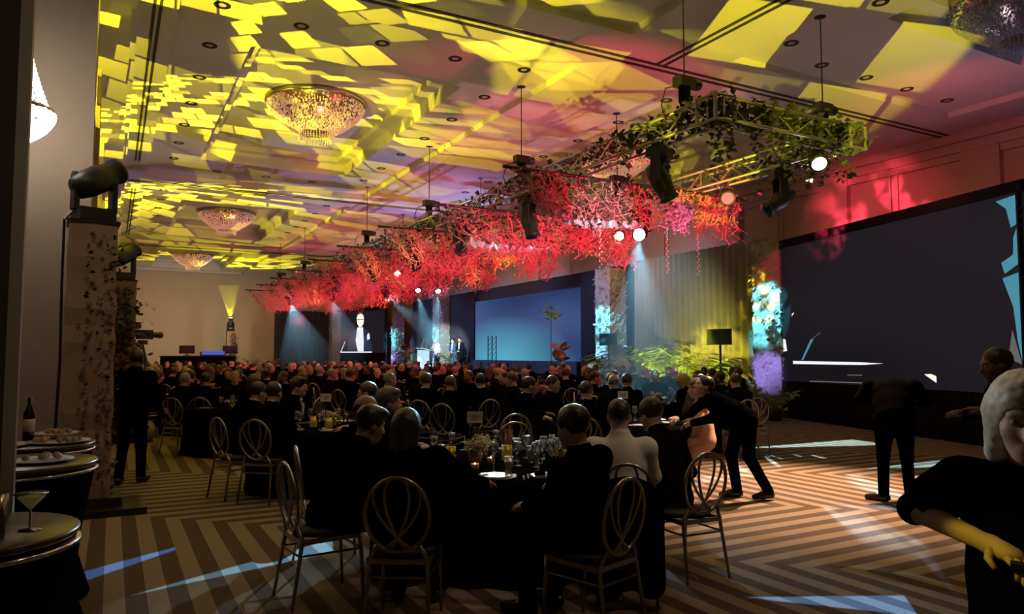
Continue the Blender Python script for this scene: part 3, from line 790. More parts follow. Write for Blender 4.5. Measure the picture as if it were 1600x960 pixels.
# walls
wl = MB().b2((-0.75, 10.6, 0), (-0.42, YB, 7.0))
struct('wall_left', wl, 'wall')
for i, y in enumerate((14.4, 19.0, 23.6, 28.2, 32.8, 37.4, 42.0, 46.6)):
    struct('trim_%d' % k, MB().b2((-0.43, y - 0.35, 0), (-0.30, y + 0.35, 6.55)).b2((-0.43, y - 0.42, 0), (-0.27, y + 0.42, 0.16)), 'wall'); k += 1
jamb = MB().b2((-0.98, 9.95, 0), (-0.30, 10.6, 7.0)).b2((-0.36, 9.9, 0), (-0.27, 10.66, 7.0))
struct('trim_%d' % k, jamb, 'wall'); k += 1
struct('trim_%d' % k, MB().b2((-1.02, 9.9, 0), (-0.975, 10.6, 7.0)), 'panel'); k += 1
al = MB().b2((-4.3, -4, 0), (-4.2, 10.6, 7.0)).b2((-4.2, 10.5, 0), (-0.95, 10.62, 7.0))
struct('wall_alcove', al, 'panel')
struct('wall_front', MB().b2((-4.2, -4.1, 0), (XR, -4.0, 7.0)), 'wall')
struct('wall_back', MB().b2((-0.75, YB, 0), (XR + .2, YB + 0.1, 7.7)), 'wall')
struct('baseboard_back', MB().b2((-0.4, YB - 0.03, 0), (XR, YB, 0.15)), 'panel')
struct('wall_right', MB().b2((XR, -4, 0), (XR + 0.15, YB, 7.7)), 'wall')
for y in (9.6, 13.6, 17.6, 24.0, 30.4, 36.8, 43.2):
    struct('trim_%d' % k, MB().b2((XR - 0.16, y - 0.45, 0), (XR + .01, y + 0.45, 6.7)), 'wall'); k += 1
for y in (11.75, 15.5, 20.8, 27.2):
    struct('trim_%d' % k, MB().b2((XR - 0.05, y - 0.03, 0), (XR + .01, y + 0.03, 6.5)).b2((XR - 0.05, y + 0.17, 0), (XR + .01, y + 0.22, 6.5)), 'wall'); k += 1
struct('trim_%d' % k, MB().b2((XR - 0.30, -4, 6.78), (XR, YB, 7.0)).b2((XR - 0.18, -4, 6.55), (XR, YB, 6.78)).b2((XR - 0.10, -4, 6.38), (XR, YB, 6.55)), 'wall'); k += 1
struct('trim_%d' % k, MB().b2((XR - 0.07, -4, 4.62), (XR, YB, 4.70)).b2((XR - 0.04, -4, 4.5), (XR, YB, 4.62)), 'wall'); k += 1
# folding door leaf standing open at the near side wall, with its bright metal edge
dm = MB().b2((-1.5, 3.57, 0.01), (-0.375, 3.63, 3.9))
door = struct('door_1', dm, mat('door_leaf', (0.10, 0.085, 0.10), 0.5))
MB().b2((-0.375, 3.565, 0.01), (-0.33, 3.635, 3.9)).build('door_edge', 'edge', door)
MB().b2((-0.47, 3.53, 0.9), (-0.44, 3.565, 1.4)).build('door_handle', 'chrome', door)

# ------------------------------------------------------------------ recessed downlights
dl0 = None; dlc = {}
spots = [(1.35, y) for y in (11.9, 13.6, 15.3, 17.0, 18.7, 20.4, 22.1)] + [(6.78, y) for y in (11.9, 13.6, 15.3, 17.0, 18.7, 20.4, 22.1)] + [(x, 12.05) for x in (2.6, 4.0, 5.4)] + [(x, 23.1) for x in (2.6, 4.0, 5.4)]
spots += [(10.3, y) for y in (6.9, 8.6, 11.9, 13.6, 15.3, 17.0, 18.7)] + [(x, 9.0) for x in (11.6, 12.9, 14.2, 15.6)] + [(x, 12.05) for x in (11.6, 13.0)]
spots += [(1.35, y) for y in (26.6, 28.3, 30.0, 31.7, 33.4, 35.1, 36.8)] + [(6.78, y) for y in (26.6, 28.3, 30.0, 31.7, 33.4, 35.1)] + [(6.78, y) for y in (6.6, 8.3)] + [(10.3, 20.4), (10.3, 22.1)]
ROW = {1.35: 'of the ceiling row beside the dark slot', 6.78: 'of the ceiling row between coffer and truss', 10.3: 'of the ceiling row above the truss'}
for x, y in spots:
    row = ROW.get(x, 'of the cross rows at the coffer ends')
    dlc[row] = dlc.get(row, 0) + 1
    lab = '%s recessed downlight %s' % (('first second third fourth fifth sixth seventh eighth ninth tenth eleventh twelfth thirteenth fourteenth fifteenth sixteenth'.split())[dlc[row] - 1], row)
    grp = 'recessed ceiling downlights'
    if dl0 is None:
        dl0 = empty('ceiling_downlight', (x, y, 7.13), 0, lab, 'ceiling light', grp)
        MB().lathe([(0.09, -0.004), (0.125, -0.012), (0.13, 0.0)], 20).build('trim_ring', 'blacksteel', dl0, True)
        MB().lathe([(0.092, 0.001), (0.05, -0.006), (0.001, -0.007)], 16).build('lamp_lens', mat('frosted_lens', (0.45, 0.42, 0.36), 0.4), dl0, True)
    else: copy_tree(dl0, (x, y, 7.13), label=lab, group=grp)

# ------------------------------------------------------------------ crystal chandeliers
def chandelier(r, h, crystal, nm=5200):
    t = empty('chandelier', (0, 0, 0))
    MB().lathe([(r * 1.0, 0), (r * 1.04, 0.03), (r * 1.04, 0.10), (r * 0.98, 0.12)], 40).build('rim', 'gold', t, True)
    MB().lathe([(r * 0.34, -h * 0.62), (r * 0.36, -h * 0.60), (r * 0.36, -h * 0.56)], 32).build('inner_ring', 'gold', t, True)
    MB().lathe([(0.10, 0.06), (0.06, 0.08), (0.06, 0.11), (0.2, 0.12)], 16).build('ceiling_stem', 'gold', t, True)
    prof = []
    for i in range(9):
        a = i / 8
        prof.append((r * (1.0 - 0.66 * a ** 1.25), -h * 0.62 * a ** 0.8))
    bowl = MB().lathe(prof, 44); bowl.f = [f for f in bowl.f if len(f) == 4]; bowl.mi = [0] * len(bowl.f)
    bowl.build('bowl', glass_mat('bowl_glass', (0.96, 0.72, 0.55), 0.35), t, True)
    b = MB(); g = random.Random(3)
    for i in range(nm):
        a = g.random() ** 0.8
        rr = r * (1.0 - 0.66 * a ** 1.25); z = -h * 0.62 * a ** 0.8
        th = g.uniform(0, 2 * PI); s = g.uniform(0.010, 0.024) * (r / 1.15)
        c = Vector((rr * math.cos(th), rr * math.sin(th), z))
        b.add([c + Vector(q) * s for q in ((1, 0, 0), (-1, 0, 0), (0, 1, 0), (0, -1, 0), (0, 0, 1.6), (0, 0, -1.6))], [(0, 2, 4), (2, 1, 4), (1, 3, 4), (3, 0, 4), (2, 0, 5), (1, 2, 5), (3, 1, 5), (0, 3, 5)])
    o = b.build('bowl_crystals', crystal, t); o['kind'] = 'stuff'
    b = MB()
    for i in range(36):
        th = 2 * PI * i / 36
        for j in range(5):
            z = -h * 0.58 - j * h * 0.047
            c = Vector((r * 0.34 * math.cos(th), r * 0.34 * math.sin(th), z)); s = 0.017 * (r / 1.15)
            b.add([c + Vector(q) * s for q in ((1, 0, 0), (-1, 0, 0), (0, 1, 0), (0, -1, 0), (0, 0, 1.6), (0, 0, -1.6))], [(0, 2, 4), (2, 1, 4), (1, 3, 4), (3, 0, 4), (2, 0, 5), (1, 2, 5), (3, 1, 5), (0, 3, 5)])
    o = b.build('drop_crystals', crystal, t); o['kind'] = 'stuff'
    b = MB()
    for i in range(24):
        a = g.random() ** 0.7; th = g.uniform(0, 2 * PI); rr = r * (0.95 - 0.66 * a ** 1.25)
        b.ell((rr * math.cos(th), rr * math.sin(th), -h * 0.6 * a ** 0.8), (0.014,) * 3, 6, 4)
    o = b.build('glints', mat('painted_glint', (1, 0.8, 0.7), 0.3, 0, (1.0, 0.72, 0.55), 5.0), t); o['kind'] = 'stuff'  # glowing beads painted in as glints on the crystals
    return t
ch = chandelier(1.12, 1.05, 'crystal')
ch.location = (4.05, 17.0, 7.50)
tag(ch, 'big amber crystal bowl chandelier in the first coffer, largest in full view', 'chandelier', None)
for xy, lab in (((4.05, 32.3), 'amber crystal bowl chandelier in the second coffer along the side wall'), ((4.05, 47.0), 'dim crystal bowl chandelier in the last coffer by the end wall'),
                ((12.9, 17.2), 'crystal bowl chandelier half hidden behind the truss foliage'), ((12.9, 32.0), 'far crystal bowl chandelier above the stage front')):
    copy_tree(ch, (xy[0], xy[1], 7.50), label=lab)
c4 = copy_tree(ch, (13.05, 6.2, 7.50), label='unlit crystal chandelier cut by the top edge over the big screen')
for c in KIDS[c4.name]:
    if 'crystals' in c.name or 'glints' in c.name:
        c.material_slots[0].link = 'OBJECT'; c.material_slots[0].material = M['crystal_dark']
# alcove pendant with white lit crystals
t = empty('crystal_pendant', (-0.95, 9.0, 0), 0, 'small bright white crystal pendant lamp glowing beside the door leaf', 'pendant lamp')
g = random.Random(5)
b = MB()
def oct_(b, c, s): b.add([Vector(c) + Vector(q) * s for q in ((1, 0, 0), (-1, 0, 0), (0, 1, 0), (0, -1, 0), (0, 0, 1.5), (0, 0, -1.5))], [(0, 2, 4), (2, 1, 4), (1, 3, 4), (3, 0, 4), (2, 0, 5), (1, 2, 5), (3, 1, 5), (0, 3, 5)])
for i in range(34):
    th = 2 * PI * i / 34
    for j in range(22):
        a = j / 21; rr = 0.05 + 0.22 * a ** 1.7
        oct_(b, (rr * math.cos(th), rr * math.sin(th), 5.3 - 1.0 * a), 0.016)
o = b.build('upper_strands', 'crystal_lit', t); o['kind'] = 'stuff'
b = MB()
for i in range(900):
    th = g.uniform(0, 2 * PI); a = g.random()
    rr = 0.345 * math.cos(a * 1.35) ** 0.8
    oct_(b, (rr * math.cos(th), rr * math.sin(th), 4.20 - 0.30 * a), 0.02)
o = b.build('lower_bowl', 'crystal_lit', t); o['kind'] = 'stuff'
MB().lathe([(0.30, 4.26), (0.35, 4.24), (0.35, 4.21), (0.30, 4.20)], 30).build('band', 'chrome', t, True)
MB().lathe([(0.22, 4.31), (0.26, 4.30), (0.26, 4.285), (0.22, 4.28)], 30).build('band', 'chrome', t, True)
MB().bar((0, 0, 5.05), (0, 0, 7.0), 0.02).build('stem', 'chrome', t)
# ------------------------------------------------------------------ drapes, stage and screens
def drape(name, p0, p1, z0, z1, m, label, amp=0.05, wave=0.22, parent=None, cat='curtain', group=None):
    p0, p1 = Vector((p0[0], p0[1], 0)), Vector((p1[0], p1[1], 0))
    d = (p1 - p0); L = d.length; d.normalize(); nrm = Vector((-d.y, d.x, 0))
    n = max(8, int(L / wave * 6)); b = MB(); vs = []; fs = []
    g = random.Random(int(L * 100))
    ph = 0
    for i in range(n + 1):
        ph += 2 * PI / 6 * g.uniform(0.75, 1.25)
        for z, am in ((z0, 1.15), ((z0 + z1) / 2, 1.0), (z1, 0.7)):
            p = p0 + d * (L * i / n) + nrm * (math.sin(ph) * amp * am)
            vs.append((p.x, p.y, z))
    for i in range(n):
        for j in range(2):
            fs.append((i * 3 + j, (i + 1) * 3 + j, (i + 1) * 3 + j + 1, i * 3 + j + 1))
    b.add(vs, fs)
    o = b.build(name, m, parent, True)
    if parent is None: tag(o, label, cat, group)
    return o
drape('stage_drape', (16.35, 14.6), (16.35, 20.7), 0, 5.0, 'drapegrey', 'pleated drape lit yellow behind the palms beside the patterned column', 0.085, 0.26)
drape('stage_drape', (17.2, 20.4), (17.2, 25.4), 0, 5.1, 'drape', 'dark blue-lit drape between the cyan column and the wide stage screen')
drape('stage_drape', (17.5, 25.4), (17.5, 36.0), 4.5, 5.15, 'drape', 'dark valance drape above the wide stage screen', 0.04)
drape('stage_drape', (17.3, 35.8), (17.3, 45.2), 0, 5.1, 'drape', 'dark stage drape behind the lectern and speakers')
drape('stage_drape', (13.9, 51.6), (9.75, 51.6), 0, 4.65, 'drape', 'dark drape on the end wall streaked by cyan beams')
drape('screen_skirt', (17.05, 25.5), (17.05, 35.7), 0.8, 1.36, mat('blue_skirt', (0.05, 0.06, 0.10), 0.85), 'pleated dark skirt hanging below the wide stage screen', 0.03, 0.16)
st = MB().b2((14.5, 22.8, 0.72), (17.6, 45.0, 0.80))
stage = empty('stage_platform', (0, 0, 0), 0, 'long low black stage platform along the side wall', 'stage')
st.build('deck', 'blackmat', stage)
drape('front_skirt', (14.48, 22.8), (14.48, 45.0), 0, 0.72, 'blackmat', None, 0.02, 0.16, stage)

def screen_mat(name, c0, c1, c2, s, axis_w=1.0):
    """lit screen surface: colours drift over the picture"""
    m = bpy.data.materials.new(name); m.use_nodes = True
    nt = m.node_tree; N = nt.nodes; L = nt.links
    b = N['Principled BSDF']; b.inputs['Base Color'].default_value = (0.007, 0.007, 0.008, 1); b.inputs['Roughness'].default_value = 0.7; b.inputs['Specular IOR Level'].default_value = 0.15
    tc = N.new('ShaderNodeTexCoord')
    mp = N.new('ShaderNodeMapping'); L.new(tc.outputs['Generated'], mp.inputs[0])
    ns = N.new('ShaderNodeTexNoise'); ns.inputs['Scale'].default_value = 1.4; ns.inputs['Detail'].default_value = 0
    L.new(mp.outputs[0], ns.inputs[0])
    cr = N.new('ShaderNodeValToRGB'); e = cr.color_ramp.elements
    e[0].position = 0.3; e[0].color = c0 + (1,); e[1].position = 0.7; e[1].color = c1 + (1,)
    L.new(ns.outputs[0], cr.inputs[0])
    out = cr.outputs[0]
    if c2:
        gr = N.new('ShaderNodeTexGradient'); gr.gradient_type = 'SPHERICAL'
        m2 = N.new('ShaderNodeMapping'); m2.inputs['Location'].default_value = c2[1]; m2.inputs['Scale'].default_value = c2[2]
        L.new(tc.outputs['Generated'], m2.inputs[0]); L.new(m2.outputs[0], gr.inputs[0])
        mx = N.new('ShaderNodeMix'); mx.data_type = 'RGBA'; mx.inputs[7].default_value = c2[0] + (1,)
        L.new(gr.outputs['Fac'], mx.inputs[0]); L.new(out, mx.inputs[6]); out = mx.outputs[2]
    L.new(out, b.inputs['Emission Color']); b.inputs['Emission Strength'].default_value = s
    return m
# wide centre screen
ws = empty('stage_screen', (17.3, 30.6, 0), 0, 'wide dark-framed screen glowing blue and cyan at the middle of the stage', 'screen')
MB().b2((-0.02, -5.1, 1.36), (0.0, 5.1, 4.5)).build('screen_surface', screen_mat('blue_screen', (0.018, 0.035, 0.12), (0.05, 0.09, 0.24), ((0.10, 0.46, 0.60), (0, -1.02, 0.10), (1, 1.45, 1.25)), 1.0), ws)
MB().b2((0.0, -5.16, 1.3), (0.08, 5.16, 4.56)).build('screen_frame', 'black', ws)
for y_ in (-4.8, 0, 4.8): MB().b2((0.0, y_ - .05, 0.8), (0.08, y_ + .05, 1.32)).build('screen_leg', 'black', ws)

def side_screen(name, P, ang, L, label, z0, z1):
    t = empty(name, (P[0], P[1], 0), ang, label, 'screen')
    MB().b2((0, -0.02, z0), (L, 0.0, z1)).build('screen_surface', M['scr_dark'], t)
    MB().b2((-0.12, -0.10, 0.0), (L + 0.05, -0.03, z1 + 0.22)).build('backing_drape', 'drape', t)
    MB().b2((-0.12, -0.04, z1), (L + 0.05, 0.05, z1 + 0.2)).build('top_mask', 'blackmat', t)
    MB().b2((-0.06, -0.04, z0), (0.0, 0.04, z1)).build('side_mask', 'blackmat', t)
    drape('lower_skirt', (-0.12, 0.03), (L + 0.05, 0.03), 0, z0, 'blackmat', None, 0.02, 0.2, t)
    return t
M['scr_dark'] = screen_mat('dark_picture_screen', (0.006, 0.0055, 0.0085), (0.011, 0.0095, 0.014), None, 1.0)
white_px = emit_mat('screen_white', (0.9, 0.95, 1.0), 1.0)
grey_px = emit_mat('screen_grey', (0.22, 0.2, 0.2), 0.6)
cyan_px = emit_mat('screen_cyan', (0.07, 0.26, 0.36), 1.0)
skin_px = emit_mat('screen_skin', (1.0, 0.78, 0.68), 1.3)
d_near = math.atan2(.964, .266)
s0 = (14.16 - 1.42 * .266, 8.18 - 1.42 * .964)
ns_ = side_screen('side_screen', s0, d_near, 7.05, 'huge dark angled screen showing a white lectern edge', 0.97, 4.5)
def flat(parent, name, pts, m, y=0.006):
    b = MB(); n = len(pts)
    b.add([(x, y, z) for x, z in pts] + [(x, y - 0.004, z) for x, z in pts], [tuple(range(n - 1, -1, -1))] + [(i, (i + 1) % n, n + (i + 1) % n, n + i) for i in range(n)])
    return b.build(name, m, parent)
o_ = 1.42
flat(ns_, 'lectern_edge', [(o_ + 1.93, 1.47), (o_ + 2.6, 1.43), (o_ + 5.17, 1.42), (o_ + 5.17, 1.50), (o_ + 2.6, 1.49)], white_px)
flat(ns_, 'microphone', [(o_ + 4.82, 1.52), (o_ + 4.74, 1.53), (o_ + 4.3, 2.06), (o_ + 4.42, 2.04)], cyan_px)
flat(ns_, 'microphone_tip', [(o_ + 4.36, 2.06), (o_ + 4.33, 2.06), (o_ + 4.02, 2.2), (o_ + 4.04, 2.21)], grey_px)
flat(ns_, 'white_cuff', [(o_ + 5.58, 1.74), (o_ + 5.42, 1.76), (o_ + 5.48, 2.06), (o_ + 5.58, 2.08)], white_px)
flat(ns_, 'hand_patch', [(o_ + 0.8, 1.27), (o_ + 0.5, 1.11), (o_ + 0.5, 1.24), (o_ + 0.62, 1.28)], skin_px)
flat(ns_, 'spark_patch', [(o_ + 5.18, 2.66), (o_ + 5.10, 2.72), (o_ + 5.08, 2.76), (o_ + 5.16, 2.72)], skin_px)
flat(ns_, 'lower_edge', [(o_ + 2.3, 1.02), (o_ + 4.5, 0.985), (o_ + 4.5, 1.01), (o_ + 2.3, 1.045)], grey_px)
flat(ns_, 'shelf_edge', [(o_ + 2.6, 1.19), (o_ + 3.1, 1.18), (o_ + 3.1, 1.20), (o_ + 2.6, 1.21)], grey_px)
flat(ns_, 'painted_cyan_reflection', [(0.02, 3.25), (0.30, 3.1), (0.36, 3.3), (0.12, 3.42), (0.10, 3.72), (0.02, 3.9)], cyan_px)  # cyan light reflected at the screen edge, painted as glowing patches
flat(ns_, 'painted_cyan_reflection', [(0.02, 3.95), (0.14, 3.9), (0.22, 4.25), (0.42, 4.42), (0.02, 4.46)], cyan_px)
flat(ns_, 'painted_cyan_reflection', [(0.02, 1.5), (0.10, 1.9), (0.16, 2.5), (0.35, 3.02), (0.02, 3.1)], cyan_px)
flat(ns_, 'painted_cyan_reflection', [(0.04, 1.5), (0.3, 1.6), (0.2, 2.1)], grey_px)
# slim lit truss tower at the screen end
t = empty('screen_tower', (s0[0] - 0.06, s0[1] - 0.16, 0), 0, 'slim dark truss tower with small lights at the end of the big screen', 'truss tower')
for a, b_ in ((-.09, -.09), (.09, -.09), (.09, .09), (-.09, .09)):
    MB().bar((a, b_, 0), (a, b_, 4.35), 0.022).build('upright', 'blacksteel', t)
b = MB()
for i in range(28):
    z = 0.1 + i * 0.15
    b.bar((-.09, -.09, z), (.09, -.09, z + .15), 0.01, 4); b.bar((-.09, .09, z), (-.09, -.09, z + .15), 0.01, 4)
b.build('lacing', 'blacksteel', t)['kind'] = 'stuff'
b = MB()
for i in range(26): b.ell((-.1, -.1, 0.4 + i * 0.15), (.012, .012, .012), 6, 4)
b.build('pin_lights', emit_mat('pin_light', (0.8, 0.85, 1.0), 1.2), t)['kind'] = 'stuff'
# far angled screen with the speaker's picture
fs_ = side_screen('side_screen', (15.72, 46.1), math.atan2(.9615, -.2747), 5.95, 'far angled screen with the bright picture of a man at a lectern', 1.75, 4.62)
flat(fs_, 'picture_face', [(2.55, 3.75), (2.75, 3.55), (3.05, 3.5), (3.3, 3.75), (3.4, 4.1), (3.25, 4.4), (2.95, 4.5), (2.65, 4.4), (2.5, 4.1)], skin_px)
flat(fs_, 'picture_hair', [(2.5, 4.2), (2.6, 4.42), (2.95, 4.55), (3.3, 4.42), (3.45, 4.15), (3.25, 4.36), (2.95, 4.44), (2.65, 4.36)], grey_px, 0.010)
flat(fs_, 'picture_glasses', [(2.52, 4.02), (3.38, 4.02), (3.38, 4.06), (2.52, 4.06)], M['black'], 0.010)
flat(fs_, 'picture_suit', [(1.4, 1.85), (4.5, 1.85), (4.2, 3.0), (3.5, 3.45), (2.5, 3.45), (1.8, 3.1)], emit_mat('screen_suit', (0.02, 0.035, 0.06), 1.0), 0.004)
flat(fs_, 'picture_shirt', [(2.6, 3.5), (3.3, 3.5), (3.5, 2.6), (3.2, 1.85), (2.5, 1.85), (2.5, 2.6)], white_px, 0.008)
flat(fs_, 'picture_hand', [(1.75, 2.7), (2.05, 2.6), (2.1, 2.9), (1.95, 3.1), (1.8, 3.0)], white_px, 0.010)
flat(fs_, 'picture_lectern', [(1.5, 1.76), (5.8, 1.76), (5.8, 1.84), (1.5, 1.84)], white_px, 0.012)
flat(fs_, 'picture_microphone', [(5.4, 1.84), (5.3, 1.84), (4.8, 2.55), (4.86, 2.56)], white_px, 0.012)

# ------------------------------------------------------------------ foliage covered columns on the stage
gl = random.Random(11)
M['paleleaf'] = mat('pale_leaf', (0.34, 0.33, 0.27), 0.6, var=0.5)
def column(xy, wd, z0, z1, label):
    t = empty('foliage_column', (xy[0], xy[1], 0), 0.1, label, 'column')
    b = MB(); n = 7; m_ = 46; h = wd / 2
    ring = [(-h + wd * i / n, -h) for i in range(n)] + [(h, -h + wd * i / n) for i in range(n)] + [(h - wd * i / n, h) for i in range(n)] + [(-h, h - wd * i / n) for i in range(n)]
    vs = []
    for j in range(m_ + 1):
        for x, y in ring:
            q = 1 + gl.uniform(-0.035, 0.045)
            vs.append((x * q, y * q, z0 + (z1 - z0) * j / m_ + gl.uniform(-.02, .02)))
    N_ = len(ring)
    b.add(vs, [(j * N_ + i, j * N_ + (i + 1) % N_, (j + 1) * N_ + (i + 1) % N_, (j + 1) * N_ + i) for j in range(m_) for i in range(N_)])
    b.build('bark_cover', 'bark', t)
    b = MB(); pts = []
    for i in range(int(520 * wd * (z1 - z0) / 4)):
        f = gl.choice(((-1, 0), (0, -1), (0, 1))); u = gl.uniform(-h, h)
        x, y = (f[0] * h * 1.08, u) if f[0] else (u, f[1] * h * 1.08)
        pts.append((x, y, gl.uniform(z0, z1)))
    b.leafcloud(pts, 0.13, gl); b.build('cover_leaves', M['paleleaf'], t)['kind'] = 'stuff'
column((15.95, 14.05), 0.86, 0, 4.72, 'tall leafy column splashed yellow and cyan beside the big dark screen')
column((16.3, 22.1), 0.80, 0, 4.85, 'cyan patterned leafy column between the blue screen and the palms')
column((16.85, 39.4), 0.72, 0.8, 5.05, 'cyan lit leafy column behind the lectern')
column((16.35, 45.4), 0.62, 0, 4.75, 'slim leafy column at the near edge of the far angled screen')
column((13.75, 51.1), 0.6, 0, 4.6, 'slim cyan leafy column at the outer edge of the far angled screen')

# ------------------------------------------------------------------ lighting truss
tr = empty('lighting_truss', (0, 0, 0), 0, 'long rectangular aluminium lighting truss hung over the tables, wound with ivy', 'truss')
ZT, ZB, HW = 5.08, 4.78, 0.15
def truss_run(a, b_, first):
    a, b_ = Vector(a), Vector(b_); d = (b_ - a).normalized(); s = Vector((-d.y, d.x, 0)) * HW
    L = (b_ - a).length
    for z in (ZT, ZB):
        for sg in (1, -1):
            MB().bar(a + s * sg + Vector((0, 0, z)), b_ + s * sg + Vector((0, 0, z)), 0.027, 8).build('chord', 'steel', tr, True)
    n = int(L / 0.42); far = MB()
    for i in range(n):
        p = a + d * (L * i / n); q = a + d * (L * (i + 1) / n)
        for u0, z0_, u1, z1_ in ((1, ZB, 1, ZT), (-1, ZT, -1, ZB), (1, ZT, -1, ZT)):
            if i % 2: z0_, z1_ = z1_, z0_
            P, Q = p + s * u0 + Vector((0, 0, z0_)), q + s * u1 + Vector((0, 0, z1_))
            if i < first: MB().bar(P, Q, 0.013, 5).build('brace', 'steel', tr)
            else: far.bar(P, Q, 0.013, 4)
    if far.v: far.build('braces', 'steel', tr)['kind'] = 'stuff'
    for f in range(0, int(L / 3) + 1):
        p = a + d * min(L, f * 3.0)
        b = MB()
        for sg in (1, -1):
            b.bar(p + s * sg + Vector((0, 0, ZB)), p + s * sg + Vector((0, 0, ZT)), 0.016, 5)
        b.build('end_frame', 'steel', tr)
truss_run((7.0, 7.1, 0), (7.0, 39.5, 0), 26)
truss_run((9.7, 7.1, 0), (9.7, 39.5, 0), 18)
truss_run((7.0, 7.1, 0), (9.7, 7.1, 0), 7)
truss_run((7.0, 39.5, 0), (9.7, 39.5, 0), 0)
for x in (7.0, 9.7):
    b = MB()
    for sx in (-.17, .17):
        for sy in (-.17, .17): b.bar((x + sx, 7.1 + sy, 4.74), (x + sx, 7.1 + sy, 5.12), 0.028, 8)
        for zz in (4.76, 5.10): b.bar((x + sx, 6.93, zz), (x + sx, 7.27, zz), 0.02, 6).bar((x - .17, 7.1 + sx, zz), (x + .17, 7.1 + sx, zz), 0.02, 6)
    b.build('corner_frame', 'steel', tr)
# chain hoists
h0 = None
for i, (x, y) in enumerate(((7.0, 7.7), (9.66, 7.5), (7.0, 12.4), (9.65, 12.8), (7.0, 17.2), (7.0, 22.4), (9.6, 26.2), (7.0, 31.0), (7.0, 36.1), (9.65, 19.6))):
    labs = ['black chain hoist above the near end truss rail with a looped cable', 'black chain hoist at the outer corner of the truss', 'black chain hoist where the first drape pipe meets the rail', 'second hoist of the stage-side truss rail',
            'third hoist along the table-side truss rail', 'fourth hoist along the table-side truss rail', 'hoist of the stage-side rail about halfway down', 'fifth hoist along the table-side truss rail', 'last hoist at the far end of the table-side rail', 'third hoist of the stage-side truss rail']
    if h0 is None:
        h0 = empty('chain_hoist', (x, y, 5.05), 0, labs[i], 'hoist')
        MB().box((0, 0, 0.47), (0.30, 0.16, 0.15)).lathe([(0.075, -0.16), (0.08, -0.12), (0.08, 0.12), (0.07, 0.16)], 12, (0.12, 0, 0.47), Euler((0, PI / 2, 0)).to_matrix()).build('motor_body', 'black', h0)
        MB().lathe([(0.06, 0.12), (0.085, 0.2), (0.085, 0.40), (0.05, 0.42)], 10).build('chain_bag', 'blackmat', h0)
        MB().bar((0, 0, 0.5), (0, 0, 1.95), 0.010, 5).build('chain', 'blacksteel', h0)
        MB().bar((-0.06, 0, -0.1), (-0.02, 0, 0.42), 0.014, 5).bar((0.06, 0, -0.1), (0.02, 0, 0.42), 0.014, 5).build('sling', 'blackmat', h0)
        MB().tube([(-0.1, 0, 0.42), (-0.30, 0.05, 0.35), (-0.38, 0.05, 0.1), (-0.3, 0.05, -0.1), (-0.12, 0, -0.05)], 0.010, 5).build('power_cable', 'black', h0)
        MB().lathe([(0.02, 1.94), (0.09, 1.945), (0.09, 1.95)], 12).build('ceiling_plate', 'blacksteel', h0)
    else: copy_tree(h0, (x, y, 5.05), label=labs[i])
# drape pipes across the rails and the hanging vine nets
PY = (10.26, 13.56, 16.6, 20.2, 23.6, 26.9, 30.1, 33.3, 36.3)
ORD = ('first', 'second', 'third', 'fourth', 'fifth', 'sixth', 'seventh', 'eighth', 'ninth')
for i, y in enumerate(PY):
    o = MB().bar((5.45, y, 4.71), (10.9, y, 4.71), 0.03, 8).build('crossbar', 'blacksteel')
    tag(o, '%s black pipe hung across beneath the lighting truss, counted from its near end' % ORD[i], 'pipe')
def net(seed, dens):
    g = random.Random(seed); b = MB(); pts = []
    for i in range(105):
        u = g.random(); x0 = 5.6 + 5.1 * u
        wgt = dens(u)
        if g.random() > wgt: continue
        xb = 6.25 + 4.15 * u; zb = 3.86 + 0.16 * math.sin(u * 9 + seed) + g.uniform(-.12, .25)
        P = [Vector((x0, g.uniform(-.05, .05), 4.70))]
        n = 6
        for k_ in range(1, n + 1):
            f = k_ / n
            P.append(Vector((x0 + (xb - x0) * f + g.uniform(-.10, .10), g.uniform(-.22, .22) * f, 4.70 + (zb - 4.70) * f)))
        b.tube(P, g.uniform(0.005, 0.014), 4)
        for k_ in range(2):
            a = P[g.randrange(1, n)]; q = a + Vector((g.uniform(-.5, .5), g.uniform(-.15, .15), g.uniform(-.3, .1)))
            b.tube([a, (a + q) / 2 + Vector((0, 0, .06)), q], 0.006, 4)
        for k_ in range(26):
            f = g.uniform(0, n - 0.01); a = P[int(f)].lerp(P[int(f) + 1], f % 1)
            pts.append(a + Vector((g.uniform(-.14, .14), g.uniform(-.12, .12), g.uniform(-.08, .08))))
    l = MB().leafcloud(pts, 0.052, g, 0.42)
    return b, l
def swag(x0, x1, z, seed, amp=0.07):
    g = random.Random(seed); b = MB(); n, m_ = 34, 7; vs = []
    for i in range(n + 1):
        for j in range(m_ + 1):
            f = i / n
            vs.append((x0 + (x1 - x0) * f, -0.18 + 0.36 * j / m_ + g.uniform(-.03, .03), z - 0.08 * math.sin(PI * f) + amp * g.uniform(-1, 1) + 0.03 * math.cos(j * 1.7 + i * 1.3)))
    b.add(vs, [(i * (m_ + 1) + j, (i + 1) * (m_ + 1) + j, (i + 1) * (m_ + 1) + j + 1, i * (m_ + 1) + j + 1) for i in range(n) for j in range(m_)])
    return b
protos = []
